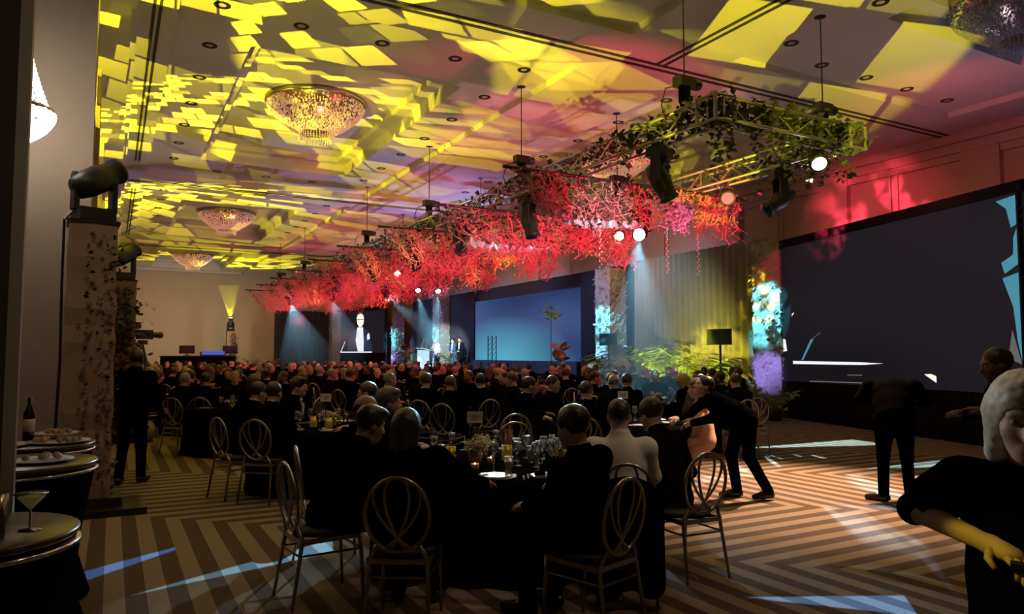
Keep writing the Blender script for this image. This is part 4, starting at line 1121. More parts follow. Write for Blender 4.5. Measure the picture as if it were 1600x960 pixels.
for i, y in enumerate(PY):
    lab = '%s red-lit net of vines and leaves hanging beneath the truss, counted from its near end' % ORD[i]
    if i < 3:
        dens = (lambda u: 0.95 if u < 0.25 or u > 0.62 else 0.5) if i == 0 else (lambda u: 0.95)
        t = empty('vine_net', (0, y, 0), 0, lab, 'hanging decor')
        a, l = net(20 + i, dens)
        a.build('vines', 'net', t)['kind'] = 'stuff'; l.build('leaves', 'net', t)['kind'] = 'stuff'
        if i < 2: swag(6.35, 8.3, 4.0, i, 0.06).build('fabric_swag', 'foil', t)
        pts = []
        for q in range(140): pts.append((gl.uniform(5.6, 10.8), gl.uniform(-.15, .15), 4.62 - abs(gl.gauss(0, .18))))
        MB().leafcloud(pts, 0.12, gl).build('dark_leaves', 'leaf', t)['kind'] = 'stuff'
        b = MB()
        for q in range(4):
            x = 7.4 + q * 0.75; z = 3.95
            for k_ in range(15): oct_(b, (x + 0.02 * math.sin(k_ * 3), 0.05, z - k_ * 0.055), 0.019)
        if i == 0: b.build('crystal_strands', 'crystal', t)['kind'] = 'stuff'
        protos.append(t)
    else:
        copy_tree(protos[2], (0, y, 0), label=lab)
# ivy wound along the truss with trailing strands
def ivy(name, label, gen, n, trail, size=0.10):
    g = random.Random(len(label)); pts = [gen(g) for _ in range(n)]
    for _ in range(trail):
        p = gen(g); L = g.uniform(0.25, 0.75)
        for k_ in range(int(L / 0.045)): pts.append((p[0] + g.uniform(-.04, .04), p[1] + g.uniform(-.04, .04), 4.78 - k_ * 0.045))
    o = MB().leafcloud(pts, size, g, 0.42).build(name, 'leaf'); tag(o, label, 'ivy', None, 'stuff')
ivy('ivy_garland', 'dark ivy wound along the table-side truss rail', lambda g: (7.0 + g.gauss(0, .13), 7.0 + 32 * g.random() ** 1.3, g.uniform(4.76, 5.18)), 3000, 46)
ivy('ivy_garland', 'dark ivy wound along the stage-side truss rail', lambda g: (9.7 + g.gauss(0, .12), 7.0 + 32 * g.random() ** 1.6, g.uniform(4.76, 5.14)), 1500, 26)
ivy('ivy_garland', 'dark ivy bunched along the short end of the truss', lambda g: (g.uniform(6.9, 9.8), 7.1 + g.gauss(0, .12), g.uniform(4.76, 5.18)), 800, 22)

# ------------------------------------------------------------------ lamps hung on the truss
def moving_head(up=False, lensm='lens'):
    s = 1 if up else -1
    t = empty('moving_head_light', (0, 0, 0))
    MB().box((0, 0, s * 0.075), (0.36, 0.30, 0.13)).box((0, 0, s * 0.0), (0.30, 0.24, 0.04)).build('base', 'black', t)
    for x in (-0.19, 0.19):
        MB().box((x, 0, s * 0.30), (0.055, 0.13, 0.36)).lathe([(0.07, -0.03), (0.075, 0), (0.07, 0.03)], 14, (x, 0, s * 0.46), Euler((0, PI / 2, 0)).to_matrix()).build('yoke_arm', 'black', t)
    b = MB().lathe([(0.05, -0.26), (0.12, -0.24), (0.15, -0.10), (0.155, 0.05), (0.135, 0.16), (0.13, 0.27), (0.145, 0.29), (0.145, 0.33), (0.12, 0.335)], 20)
    b.tube([(0, -0.13, -0.20), (0, -0.19, -0.17), (0, -0.19, -0.08), (0, -0.14, -0.05)], 0.012, 6)
    hd = b.build('lamp_head', 'black', t, True); hd.location = (0, 0, s * 0.46)
    ln = MB().lathe([(0.118, 0.336), (0.06, 0.35), (0.001, 0.354)], 20).build('lens', M[lensm], hd, True)
    if not up:
        MB().box((-0.09, 0, 0.06), (0.03, 0.06, 0.14)).box((0.09, 0, 0.06), (0.03, 0.06, 0.14)).build('hook_clamp', 'blacksteel', t)
    return t
def aim(t, world_dir, lens=None):
    for c in KIDS[t.name]:
        if c.name.startswith('lamp_head'):
            d = Vector(world_dir); d.rotate(Euler((0, 0, -t.rotation_euler.z)))
            c.rotation_euler = d.to_track_quat('Z', 'X').to_euler()
            if lens:
                for l in KIDS[c.name]:
                    l.material_slots[0].link = 'OBJECT'; l.material_slots[0].material = M[lens]
HEADS = [((7.0, 8.25, 4.70), 30, (0.4, -0.2, -0.9), None, 'big black moving-head lamp hung on the near stretch of the ivy truss'),
         ((7.0, 12.1, 4.70), 40, (0.1, -0.3, -0.95), None, 'black moving-head lamp hung on the rail between the first and second nets'),
         ((9.7, 8.4, 4.70), 60, (-0.75, 0.2, -0.5), 'lens', 'black moving-head lamp tilted sideways on the stage-side rail'),
         ((9.55, 11.88, 4.66), 20, (-0.68, -0.68, -0.3), 'lens_white', 'moving-head lamp blazing white toward the tables'),
         ((7.0, 15.2, 4.70), 10, (0.3, 0.8, -0.5), None, 'dark moving head under the rail between the second and third nets'),
         ((7.0, 18.4, 4.70), 70, (0.5, 0.2, -0.8), None, 'dark moving head under the rail between the third and fourth nets'),
         ((7.0, 21.6, 4.70), 0, (0.05, -0.1, -1), None, 'black lamp hanging straight down between the fourth and fifth nets'),
         ((7.0, 26.0, 4.70), 0, (0.05, 0.0, -1), None, 'black lamp hanging straight down before the sixth net'),
         ((9.1, 26.9, 4.66), 30, (0.5, 0.3, -0.7), 'lens_white', 'white glowing lamp throwing a blue beam behind the fifth net'),
         ((6.9, 33.3, 4.66), 30, (0.3, 0.6, -0.6), 'lens_white', 'white glowing lamp low on the seventh net'),
         ((7.9, 30.1, 4.66), 30, (0.3, 0.6, -0.6), 'lens_white', 'cool glowing lamp at the stage side of the seventh net')]
mh = None
for loc, rz, d, ln, lab in HEADS:
    if mh is None:
        mh = moving_head(); t = mh; t.location = loc; t.rotation_euler = (0, 0, math.radians(rz)); tag(t, lab, 'stage lamp')
    else: t = copy_tree(mh, loc, math.radians(rz), lab)
    aim(t, d, ln)
def par_can(loc, d, lens, label):
    t = empty('par_lamp', loc, 0, label, 'stage lamp')
    MB().box((0, 0, 0.06), (0.05, 0.05, 0.14)).build('hook_clamp', 'blacksteel', t)
    b = MB(); b.tube([(-0.15, 0, -0.22), (-0.15, 0, -0.02), (0.15, 0, -0.02), (0.15, 0, -0.22)], 0.014, 6); b.build('bracket', 'black', t)
    h = MB().lathe([(0.05, -0.18), (0.11, -0.15), (0.13, 0.0), (0.14, 0.12), (0.125, 0.125)], 18).build('can', 'black', t, True)
    h.location = (0, 0, -0.22); h.rotation_euler = Vector(d).to_track_quat('Z', 'X').to_euler()
    MB().lathe([(0.12, 0.122), (0.06, 0.132), (0.001, 0.135)], 18).build('lens', lens, h, True)
par_can((9.0, 7.1, 4.74), (-0.55, -0.7, -0.75), 'lens_warm', 'glowing warm white can lamp under the short end of the truss')
par_can((9.7, 9.6, 4.72), (-0.6, -0.75, -0.25), 'lens_red', 'glowing red can lamp on the stage-side truss rail')
par_can((10.3, 13.56, 4.66), (-0.7, -0.6, -0.3), 'lens_warm', 'small warm glowing lamp low on the second net')
par_can((8.5, 23.6, 4.66), (-0.5, -0.8, -0.3), 'lens_warm', 'warm glowing lamp below the fourth net')
par_can((11.17, 28.6, 4.64), (-0.2, -0.6, -0.6), 'lens_white', 'small white lamp under the stage bar, closer to the lectern screen')
par_can((12.07, 28.6, 4.64), (-0.2, -0.6, -0.6), 'lens_white', 'small white lamp under the stage bar, on its wide screen end')
o = MB().bar((10.6, 28.6, 4.7), (12.6, 28.6, 4.7), 0.03, 8).build('lamp_bar', 'blacksteel'); tag(o, 'short black lamp bar hung before the stage carrying two small white lamps', 'pipe')
for x in (10.8, 12.4): MB().bar((x - 0, 28.6, 4.7), (x, 28.6, 7.0), 0.008, 5).build('cable', 'blacksteel', o)

# ------------------------------------------------------------------ tropical plants, monitors and floor lamps
def frond(L, droop, g):
    b = MB(); n = 11; pts = []
    for i in range(n):
        f = i / (n - 1); pts.append(Vector((0, L * f * (0.72 + 0.1 * droop * f), L * (1.25 * f - droop * f * f * 0.62))))
    b.tube(pts, [0.014 * (1 - 0.7 * i / n) for i in range(n)], 4)
    for i in range(2, n):
        for sd in (1, -1):
            l = L * 0.34 * (1 - abs(i / n - 0.45)); p = pts[i]; w_ = 0.040 * L
            q = p + Vector((sd * l, l * 0.55, -l * 0.25 + g.uniform(-.04, .04)))
            b.add([p, (p + q) / 2 + Vector((0, w_, 0.02)), q, (p + q) / 2 - Vector((0, w_, 0))], [(0, 1, 2, 3)])
    return b
def big_leaf(L, g):
    b = MB(); n = 7; out = []
    prof = [0.0, 0.30, 0.42, 0.44, 0.36, 0.22, 0.0]
    vs = []; fs = []
    for i in range(n):
        f = i / (n - 1); y = 0.62 * L * f; z = L * (0.35 + 0.9 * f - 0.42 * f * f); wv = prof[i] * L
        vs += [(-wv, y, z - 0.10 * wv), (0, y, z), (wv, y, z - 0.10 * wv)]
    for i in range(n - 1):
        a = i * 3; fs += [(a, a + 1, a + 4, a + 3), (a + 1, a + 2, a + 5, a + 4)]
    b.add(vs, fs); b.bar((0, 0, 0), (0, 0.02, L * 0.35), 0.010, 4)
    return b
def plant(xy, L, nf, kind, m, label, z=0.0, seed=1):
    g = random.Random(seed); t = empty('tropical_plant', (xy[0], xy[1], z), g.uniform(0, 6), label, 'plant')
    MB().lathe([(0.16, 0), (0.2, 0.3), (0.19, 0.3), (0.12, 0.27)], 14).build('pot', 'black', t, True)
    for i in range(nf):
        b = frond(L * g.uniform(.75, 1.1), g.uniform(.5, 1.1), g) if kind == 'palm' else big_leaf(L * g.uniform(.6, 1.0), g)
        o = b.build('frond' if kind == 'palm' else 'leaf', m, t)
        o.location = (0, 0, 0.25); o.rotation_euler = (0, 0, 2 * PI * i / nf + g.uniform(-.3, .3))
        if kind != 'palm': o.location = (0, 0, 0.25 + L * g.uniform(0, 0.9)); o.rotation_euler = (g.uniform(-.3, .3), 0, 2 * PI * i / nf)
    return t
PL = [((15.3, 17.0), 2.2, 14, 'palm', 'leafgreen', 'largest yellow-lit palm in front of the pleated drape'), ((14.4, 16.0), 1.5, 12, 'palm', 'leafgreen', 'palm beside the black monitor at the patterned column'),
      ((14.9, 18.9), 2.0, 12, 'palm', 'leafgreen', 'palm at the blue end of the yellow drape'), ((14.9, 16.4), 0.7, 8, 'leaf', 'leafgreen', 'broad-leaved plant low under the largest palm'),
      ((15.6, 20.6), 0.95, 7, 'leaf', 'leafred', 'rust-coloured broad-leaved plant before the dark drape'), ((15.2, 17.9), 0.75, 6, 'leaf', 'leafred', 'small rust-coloured leaf plant among the palms'),
      ((15.45, 21.9), 0.7, 9, 'leaf', 'leafgreen', 'violet-lit bush at the foot of the cyan column'), ((14.75, 13.1), 0.8, 9, 'palm', 'leafgreen', 'violet-lit palm at the foot of the yellow and cyan column'),
      ((14.95, 14.3), 0.6, 8, 'leaf', 'leafgreen', 'green broad leaves beside the foot of the yellow and cyan column'), ((15.4, 24.2), 0.8, 7, 'leaf', 'leafred', 'coppery leaf plant above the amber floor lamp'),
      ((16.2, 42.2), 1.1, 9, 'palm', 'leafgreen', 'yellow-lit palm on the stage between lectern and far screen'), ((16.4, 43.8), 0.9, 7, 'leaf', 'leafred', 'rust leaf plant on the stage by the far screen'),
      ((16.6, 37.2), 1.0, 8, 'palm', 'leafgreen', 'yellow-lit palm behind the presenters'), ((12.6, 50.2), 1.1, 9, 'palm', 'leafgreen', 'yellow-lit palm before the end wall drape'),
      ((8.6, 50.2), 1.3, 9, 'palm', 'leafgreen', 'dark palm by the end wall beside the totem'), ((7.45, 50.4), 1.2, 9, 'palm', 'leafgreen', 'dark palm next to the end wall totem')]
for i, (xy, L, nf, kd, m, lab) in enumerate(PL):
    plant(xy, L, nf, kd, m, lab, 0.8 if 22.9 < xy[1] < 45 and xy[0] > 14.5 else 0.0, i + 3)
t = empty('flower_stand', (15.6, 25.2, 0.8), 0, 'tall thin stand topped by a spray of lime leaves before the blue screen', 'flower stand')
MB().bar((0, 0, 0), (0, 0, 2.3), 0.015).lathe([(0.2, 0), (0.2, 0.02), (0.02, 0.03)], 16).build('pole', 'blacksteel', t)
g = random.Random(4); pts = [(g.gauss(0, .15), g.gauss(0, .15), 2.35 + abs(g.gauss(0, .2))) for _ in range(110)]
MB().leafcloud(pts, 0.18, g).build('leaf_spray', 'leafgreen', t)['kind'] = 'stuff'
for xy, zz, lab, rz in (((14.75, 14.95), 1.95, 'black monitor on a stand among the yellow palms', 1.9), ((15.7, 21.4), 2.0, 'black monitor on a stand before the cyan column', 1.9)):
    t = empty('monitor_stand', (xy[0], xy[1], 0), rz, lab, 'monitor')
    MB().bar((0, 0, 0.02), (0, 0, zz), 0.03).build('pole', 'black', t)
    MB().box((0, 0.06, zz + 0.2), (0.72, 0.06, 0.44)).build('monitor_case', 'black', t)
    MB().box((0, 0.092, zz + 0.2), (0.66, 0.006, 0.38)).build('display', mat('monitor_face', (0.03, 0.04, 0.05), 0.15), t)
    for a in range(3):
        MB().bar((0, 0, 0.45), (0.4 * math.cos(a * 2.1), 0.4 * math.sin(a * 2.1), 0.02), 0.016).build('leg', 'black', t)
def floor_lamp(loc, d, lens, label, z=0.0):
    t = empty('floor_spotlight', loc, 0, label, 'floor lamp')
    MB().box((0, 0, 0.03), (0.24, 0.2, 0.06)).build('base', 'black', t)
    MB().tube([(-0.12, 0, 0.05), (-0.12, 0, 0.24), (-0.12, 0, 0.06)], 0.014, 6).tube([(0.12, 0, 0.05), (0.12, 0, 0.24), (0.12, 0, 0.06)], 0.014, 6).build('bracket', 'black', t)
    h = MB().lathe([(0.06, -0.14), (0.10, -0.1), (0.11, 0.1), (0.10, 0.11)], 16).build('can', 'black', t, True)
    h.location = (0, 0, 0.22); h.rotation_euler = Vector(d).to_track_quat('Z', 'X').to_euler()
    MB().lathe([(0.095, 0.108), (0.001, 0.12)], 16).build('lens', lens, h, True)
floor_lamp((14.62, 22.9, 0.80), (0.1, -0.45, 0.8), 'lens_amber', 'amber glowing uplight at the stage corner')
t = empty('lamp_pedestal', (12.6, 14.0, 0), 0, 'waist-high black pedestal under the yellow uplight', 'pedestal')
MB().box((0, 0, 0.39), (0.3, 0.3, 0.78)).build('post', 'black', t); MB().box((0, 0, 0.79), (0.4, 0.4, 0.03)).build('top_plate', 'black', t)
floor_lamp((12.6, 14.0, 0.805), (-0.75, -0.2, 0.6), 'lens_yellow', 'yellow glowing uplight shining across the tables by the palms')

# ------------------------------------------------------------------ haze made visible inside the light beams
def haze_mat(dens):
    m = bpy.data.materials.new('beam_haze'); m.use_nodes = True
    nt = m.node_tree; nt.nodes.remove(nt.nodes['Principled BSDF'])
    v = nt.nodes.new('ShaderNodeVolumeScatter'); v.inputs['Density'].default_value = dens; v.inputs['Anisotropy'].default_value = 0.25
    nt.links.new(v.outputs[0], nt.nodes['Material Output'].inputs['Volume'])
    return m
HZ = haze_mat(0.085)
def haze_beam(loc, to, half, L, label, r0=0.11):
    d = (Vector(to) - Vector(loc)).normalized(); t_ = math.tan(math.radians(half))
    R = d.to_track_quat('Z', 'Y').to_matrix()
    o = MB().lathe([(r0, 0.0), (r0 + L * t_ * 0.5, L * 0.5), (r0 + L * t_, L)], 20, loc, R).build('haze_beam', HZ)
    tag(o, label, 'light beam', None, 'stuff')

haze_beam((9.30, 11.66, 4.02), (9.6, 11.9, 0.2), 17, 3.3, 'hazy fan of cyan rays under the blazing moving-head lamp')
haze_beam((9.33, 27.05, 3.88), (15.8, 33.0, 1.0), 5, 6.5, 'narrow blue hazy beam slanting to the lectern')
haze_beam((11.15, 28.5, 4.1), (13.4, 32.0, 1.0), 9, 4.0, 'short hazy cyan cone under the first white bar lamp')
haze_beam((12.05, 28.5, 4.1), (13.6, 32.6, 1.0), 9, 4.0, 'short hazy cyan cone under the second white bar lamp')
haze_beam((7.04, 33.58, 3.92), (9.5, 40.0, 0.5), 13, 6.0, 'wide hazy cyan cone before the end wall drape')
haze_beam((8.04, 30.38, 3.9), (11.5, 38.0, 0.8), 8, 6.0, 'hazy cyan cone before the far angled screen')
haze_beam((6.42, 48.24, 4.06), (6.2, 48.0, 7.0), 17, 1.9, 'yellow hazy cone rising from the end wall totem')
haze_beam((14.64, 22.8, 1.22), (14.9, 24.6, 3.9), 11, 2.4, 'amber hazy cone rising at the stage corner')
haze_beam((12.40, 13.94, 1.16), (10.6, 15.6, 1.9), 11, 1.6, 'yellow hazy cone over the table by the palms')
# ------------------------------------------------------------------ totems with moving heads along the side wall
def totem(xy, label, lampdir, lit, seed, lamplabel):
    g = random.Random(seed)
    t = empty('light_totem', (xy[0], xy[1], 0), 0.05, label, 'totem')
    MB().box((0.1, -0.05, 0.035), (0.95, 0.8, 0.07)).box((0.1, -0.05, 0.12), (0.5, 0.5, 0.1)).build('base_plate', 'black', t)
    b = MB(); n = 16; vs = []
    for j in range(n + 1):
        z = 0.15 + 2.93 * j / n; q = 0.235 + g.uniform(-.012, .012)
        vs += [(-q, -q, z), (0, -q - g.uniform(0, .02), z), (q, -q, z), (q, q, z), (0, q, z), (-q, q, z)]
    b.add(vs, [(j * 6 + i, j * 6 + (i + 1) % 6, (j + 1) * 6 + (i + 1) % 6, (j + 1) * 6 + i) for j in range(n) for i in range(6)])
    b.build('fabric_cover', 'sheer', t)
    MB().box((0, 0, 3.09), (0.5, 0.5, 0.03)).build('top_plate', 'black', t)
    pts = []
    for k_ in range(3 if seed == 1 else 7):
        x0 = (-0.02, 0.10, 0.19)[k_ % 3] if seed == 1 else g.uniform(-.24, .26); y0 = -0.26 if k_ < 5 or seed == 1 else g.uniform(-.2, .2)
        for i in range(64):
            z = 2.95 - i * 0.043
            pts.append((x0 + g.gauss(0, .022), y0 + g.uniform(-.02, .01), z))
    if seed == 1: pts += [(0.24 + g.gauss(0, .03), -0.1 + g.uniform(-.15, .15), g.uniform(0.2, 2.9)) for _ in range(160)]
    else: pts += [(g.gauss(0.16, .14), g.gauss(-.22, .1), g.uniform(.15, 2.7)) for _ in range(420)]
    MB().leafcloud(pts, 0.046 if seed == 1 else 0.085, g, 0.5).build('ivy_strands', 'leaf', t)['kind'] = 'stuff'
    MB().tube([(-0.2, -0.1, 3.2), (-0.27, -0.16, 3.1), (-0.27, -0.18, 2.4), (-0.26, -0.2, 1.6), (-0.28, -0.2, 0.8), (-0.24, -0.2, 0.1)], 0.014, 5).build('power_cable', 'black', t)
    m = moving_head(True)
    m.location = (xy[0], xy[1], 3.115); m.rotation_euler = (0, 0, 0.35); tag(m, lamplabel, 'stage lamp')
    aim(m, lampdir, lit)
totem((-0.22, 9.12), 'tall tan fabric-covered light totem with ivy strands, closest to the cocktail tables', (0.62, 0.5, 0.5), None, 1, 'big black moving head lamp on the totem closest to the cocktail tables')
totem((0.14, 16.0), 'second light totem along the side wall, thickly wound with ivy', (0.62, 0.5, 0.5), None, 2, 'black moving head lamp on the ivy-wound second totem')
totem((0.22, 25.4), 'third light totem along the side wall, hidden behind the ivy-wound one', (0.62, 0.5, 0.5), None, 3, 'moving head lamp on the third totem of the side wall')
totem((6.45, 48.3), 'slim tan light totem standing alone near the end wall', (-0.05, -0.1, 1), 'lens_yellow', 4, 'yellow glowing moving head lamp on the totem near the end wall')

# ------------------------------------------------------------------ chairs
def chair_parts():
    R, zc, yb = 0.225, 0.715, -0.215
    tilt = lambda x, z: (x, yb - (z - 0.46) * 0.14, z)
    OV = 0.87
    ring = MB().tube([tilt(OV * R * math.sin(a), zc + R * math.cos(a)) for a in [2 * PI * i / 32 for i in range(32)]], 0.0135, 6, closed=True)
    loops = []
    for s in (1, -1):
        for w_ in (0.075, 0.145):
            pts = []
            for i in range(15):
                t = 0.03 + 0.94 * i / 14; zz = R * 0.985 * math.cos(PI * t); lim = OV * math.sqrt(max(0, R * R - zz * zz))
                x = s * w_ * math.cos(PI * 1.28 * (t - 0.33)); x = max(-lim, min(lim, x))
                pts.append(tilt(x, zc + zz))
            loops.append(MB().tube(pts, 0.010, 6))
    legs = []
    for s in (1, -1):
        legs.append(MB().tube([tilt(s * 0.125, zc - 0.172), (s * 0.175, -0.20, 0.44), (s * 0.20, -0.27, 0.0)], [0.012, 0.0145, 0.011], 6))
    for s in (1, -1):
        legs.append(MB().tube([(s * 0.185, 0.20, 0.44), (s * 0.195, 0.23, 0.0)], [0.0145, 0.011], 6))
    fr = MB()
    for a, b_ in (((-.18, -.2), (.18, -.2)), ((.18, -.2), (.19, .2)), ((.19, .2), (-.19, .2)), ((-.19, .2), (-.18, -.2))):
        fr.box(((a[0] + b_[0]) / 2, (a[1] + b_[1]) / 2, 0.43), (max(abs(a[0] - b_[0]), 0.025), max(abs(a[1] - b_[1]), 0.025), 0.03))
    sr = MB()
    for a, b_ in (((-.183, -.22), (.183, -.22)), ((.183, -.22), (.19, .21)), ((-.19, .21), (-.183, -.22)), ((-.19, .21), (.19, .21))):
        sr.bar((a[0], a[1], 0.34), (b_[0], b_[1], 0.34), 0.008, 6)
    seat = MB().lathe([(0.19, 0.445), (0.205, 0.46), (0.195, 0.485), (0.12, 0.492), (0.001, 0.494)], 20)
    return ring, loops, legs, fr, sr, seat
def make_chair():
    t = empty('loop_back_chair', (0, 0, 0))
    ring, loops, legs, fr, sr, seat = chair_parts()
    ring.build('back_ring', 'gold', t, True)
    for l in loops: l.build('back_loop', 'gold', t, True)
    for l in legs: l.build('leg', 'gold', t, True)
    fr.build('seat_frame', 'gold', t); sr.build('stretcher', 'gold', t); seat.build('seat_pad', 'seat', t, True)
    return t
CH0 = None
def chair_at(xy, face, label, group=None):
    global CH0
    rz = math.atan2(face[1] - xy[1], face[0] - xy[0]) - PI / 2
    if CH0 is None:
        CH0 = make_chair(); CH0.location = (xy[0], xy[1], 0); CH0.rotation_euler = (0, 0, rz); tag(CH0, label, 'chair', group)
        return CH0
    return copy_tree(CH0, (xy[0], xy[1], 0), rz, label, group)
def merged_chair():
    ring, loops, legs, fr, sr, seat = chair_parts(); b = MB()
    for p in [ring] + loops + legs + [fr, sr]: b.add(p.v, p.f)
    b.m = 1; b.add(seat.v, seat.f)
    return b
# ------------------------------------------------------------------ tables and what stands on them
def tablecloth_mb(r, h, folds=18, amp=0.035):
    b = MB(); n = 96; vs = []; prof = [(0.0, h), (r * 0.6, h), (r, h), (r + 0.012, h - 0.02), (r + 0.03, h * 0.55), (r + 0.05, 0.015)]
    for r_, z in prof:
        for i in range(n):
            a = 2 * PI * i / n; q = r_ + (amp * math.sin(a * folds) * (1 - z / h) if z < h - 0.01 else 0)
            vs.append((q * math.cos(a), q * math.sin(a), z))
    fs = [(j * n + i, j * n + (i + 1) % n, (j + 1) * n + (i + 1) % n, (j + 1) * n + i) for j in range(len(prof) - 1) for i in range(n)]
    return b.add(vs, fs)
TB0 = CL0 = None
def table_at(xy, where, grp=None):
    global TB0, CL0
    if TB0 is None:
        TB0 = empty('banquet_table', (xy[0], xy[1], 0), 0, 'round banquet table under black cloth, the ' + where, 'table')
        MB().lathe([(0.001, 0.70), (0.90, 0.70), (0.91, 0.715), (0.90, 0.735), (0.001, 0.735)], 40).build('tabletop', 'tray', TB0)
        for i in range(4):
            a = i * PI / 2 + .4; MB().bar((0.5 * math.cos(a), 0.5 * math.sin(a), 0), (0.45 * math.cos(a), 0.45 * math.sin(a), 0.70), 0.02).build('leg', 'blacksteel', TB0)
        CL0 = tablecloth_mb(0.925, 0.745).build('tablecloth', 'cloth', None, True, (xy[0], xy[1], 0)); tag(CL0, 'black floor-length round tablecloth of the ' + where, 'tablecloth')
    else:
        copy_tree(TB0, (xy[0], xy[1], 0), label='round banquet table under black cloth, the ' + where)
        copy_tree(CL0, (xy[0], xy[1], 0), rnd.uniform(0, 3), 'black floor-length round tablecloth of the ' + where)
TZ = 0.747
def wine():
    t = empty('wine_glass', (0, 0, 0))
    MB().lathe([(0.034, 0.0), (0.034, 0.003), (0.004, 0.008), (0.004, 0.085)], 14).build('stem', 'glass', t, True)
    MB().lathe([(0.004, 0.085), (0.03, 0.10), (0.042, 0.135), (0.038, 0.175), (0.033, 0.20)], 16).build('bowl', 'glass', t, True); return t
def flute():
    t = empty('champagne_flute', (0, 0, 0))
    MB().lathe([(0.03, 0.0), (0.03, 0.003), (0.004, 0.008), (0.004, 0.10)], 12).build('stem', 'glass', t, True)
    MB().lathe([(0.004, 0.10), (0.018, 0.115), (0.026, 0.16), (0.024, 0.235)], 14).build('bowl', 'glass', t, True); return t
def tumbler():
    t = empty('highball_glass', (0, 0, 0))
    MB().lathe([(0.030, 0.0), (0.033, 0.01), (0.037, 0.14)], 16).build('glass_wall', 'glass', t, True)
    MB().lathe([(0.001, 0.012), (0.030, 0.012), (0.033, 0.10), (0.001, 0.10)], 14).build('drink', 'amber', t, True); return t
def plate():
    t = empty('charger_plate', (0, 0, 0))
    MB().lathe([(0.09, 0.0), (0.16, 0.012), (0.162, 0.016), (0.12, 0.008), (0.001, 0.006)], 32).build('rim', 'plate', t, True)
    MB().lathe([(0.07, 0.008), (0.11, 0.018), (0.112, 0.021), (0.08, 0.014), (0.001, 0.012)], 28).build('dinner_plate', 'white', t, True); return t
def candle():
    t = empty('candle_jar', (0, 0, 0))
    MB().lathe([(0.001, 0), (0.045, 0.0), (0.048, 0.01), (0.048, 0.13), (0.043, 0.13), (0.043, 0.02)], 18).build('jar', 'candleglass', t, True)
    MB().lathe([(0.001, 0.02), (0.038, 0.02), (0.038, 0.07), (0.001, 0.072)], 12).build('wax', 'white', t, True)
    MB().lathe([(0.001, 0.075), (0.008, 0.085), (0.001, 0.108)], 8).build('flame', 'flame', t, True); return t
def votive():
    t = empty('votive_candle', (0, 0, 0))
    MB().lathe([(0.001, 0), (0.03, 0.0), (0.034, 0.055), (0.031, 0.055), (0.028, 0.006)], 14).build('cup', 'peach', t, True)
    MB().lathe([(0.001, 0.03), (0.012, 0.04), (0.001, 0.065)], 8).build('flame', 'flame', t, True); return t
def napkin():
    t = empty('folded_napkin', (0, 0, 0))
    b = MB(); n = 6; b.add([(-.10, -.06, 0), (.12, -.06, 0), (.12, .06, 0), (-.10, .06, 0), (-.02, 0, .15), (.06, .01, .09), (0, -.07, .05), (0.02, .07, .05)], [(0, 6, 4), (6, 1, 5), (6, 5, 4), (1, 2, 5), (2, 7, 5), (7, 4, 5), (7, 3, 4), (3, 0, 4)])
    b.build('cloth_fold', 'cloth', t); MB().box((-.08, 0, .012), (.08, .11, .02)).build('tucked_edge', 'cloth', t); return t
def flowers():
    t = empty('flower_centrepiece', (0, 0, 0)); g = random.Random(2)
    MB().lathe([(0.001, 0), (0.05, 0), (0.06, 0.10), (0.052, 0.10), (0.045, 0.02)], 14).build('vase', 'peach', t, True)
    b = MB()
    for i in range(22):
        a = g.uniform(0, 6.28); r_ = 0.10 * math.sqrt(g.random()); c = (r_ * math.cos(a), r_ * math.sin(a), 0.13 + 0.05 * g.random())
        for k_ in range(6):
            e = Euler((g.uniform(-.9, .9), g.uniform(-.9, .9), g.uniform(0, 6))).to_matrix()
            b.ell(Vector(c) + e @ Vector((0.017, 0, 0.006)), (0.020, 0.014, 0.006), 6, 4, e)
    b.build('blossoms', 'flower', t, True)['kind'] = 'stuff'
    pts = [(g.gauss(0, .06), g.gauss(0, .06), 0.09 + 0.04 * g.random()) for _ in range(40)]
    MB().leafcloud(pts, 0.07, g).build('foliage', 'leafgreen', t)['kind'] = 'stuff'; return t
def card():
    t = empty('table_card', (0, 0, 0))
    MB().lathe([(0.05, 0), (0.05, 0.006), (0.006, 0.012)], 14).bar((0, 0, 0.01), (0, 0, 0.34), 0.004).build('stand', 'chrome', t)
    MB().box((0, 0, 0.385), (0.135, 0.004, 0.10)).build('paper', 'card', t)
    b = MB(); b.box((0, -.0035, 0.395), (0.075, 0.002, 0.006)).box((0.01, -.0035, 0.38), (0.06, 0.002, 0.004)).box((-0.005, -.0035, 0.365), (0.05, 0.002, 0.004)); b.build('printed_lines', 'ink', t); return t
def bottle():
    t = empty('wine_bottle', (0, 0, 0))
    MB().lathe([(0.001, 0), (0.036, 0.0), (0.037, 0.19), (0.015, 0.24), (0.0145, 0.30), (0.001, 0.302)], 16).build('bottle_glass', 'bottle', t, True)
    MB().lathe([(0.0375, 0.06), (0.0378, 0.15)], 16).build('paper_label', 'card', t, True); return t
def cutlery():
    t = empty('table_knife', (0, 0, 0))
    MB().box((0, -.04, .003), (0.012, 0.10, 0.006)).build('handle', 'chrome', t); MB().box((0, .06, .003), (0.016, 0.11, 0.003)).build('blade', 'chrome', t); return t
MK = dict(wine=wine, flute=flute, tumbler=tumbler, plate=plate, candle=candle, votive=votive, napkin=napkin, flowers=flowers, card=card, bottle=bottle, knife=cutlery)
CATS = dict(wine='glass', flute='glass', tumbler='glass', plate='plate', candle='candle', votive='candle', napkin='napkin', flowers='flowers', card='card', bottle='bottle', knife='cutlery')
PRO = {}
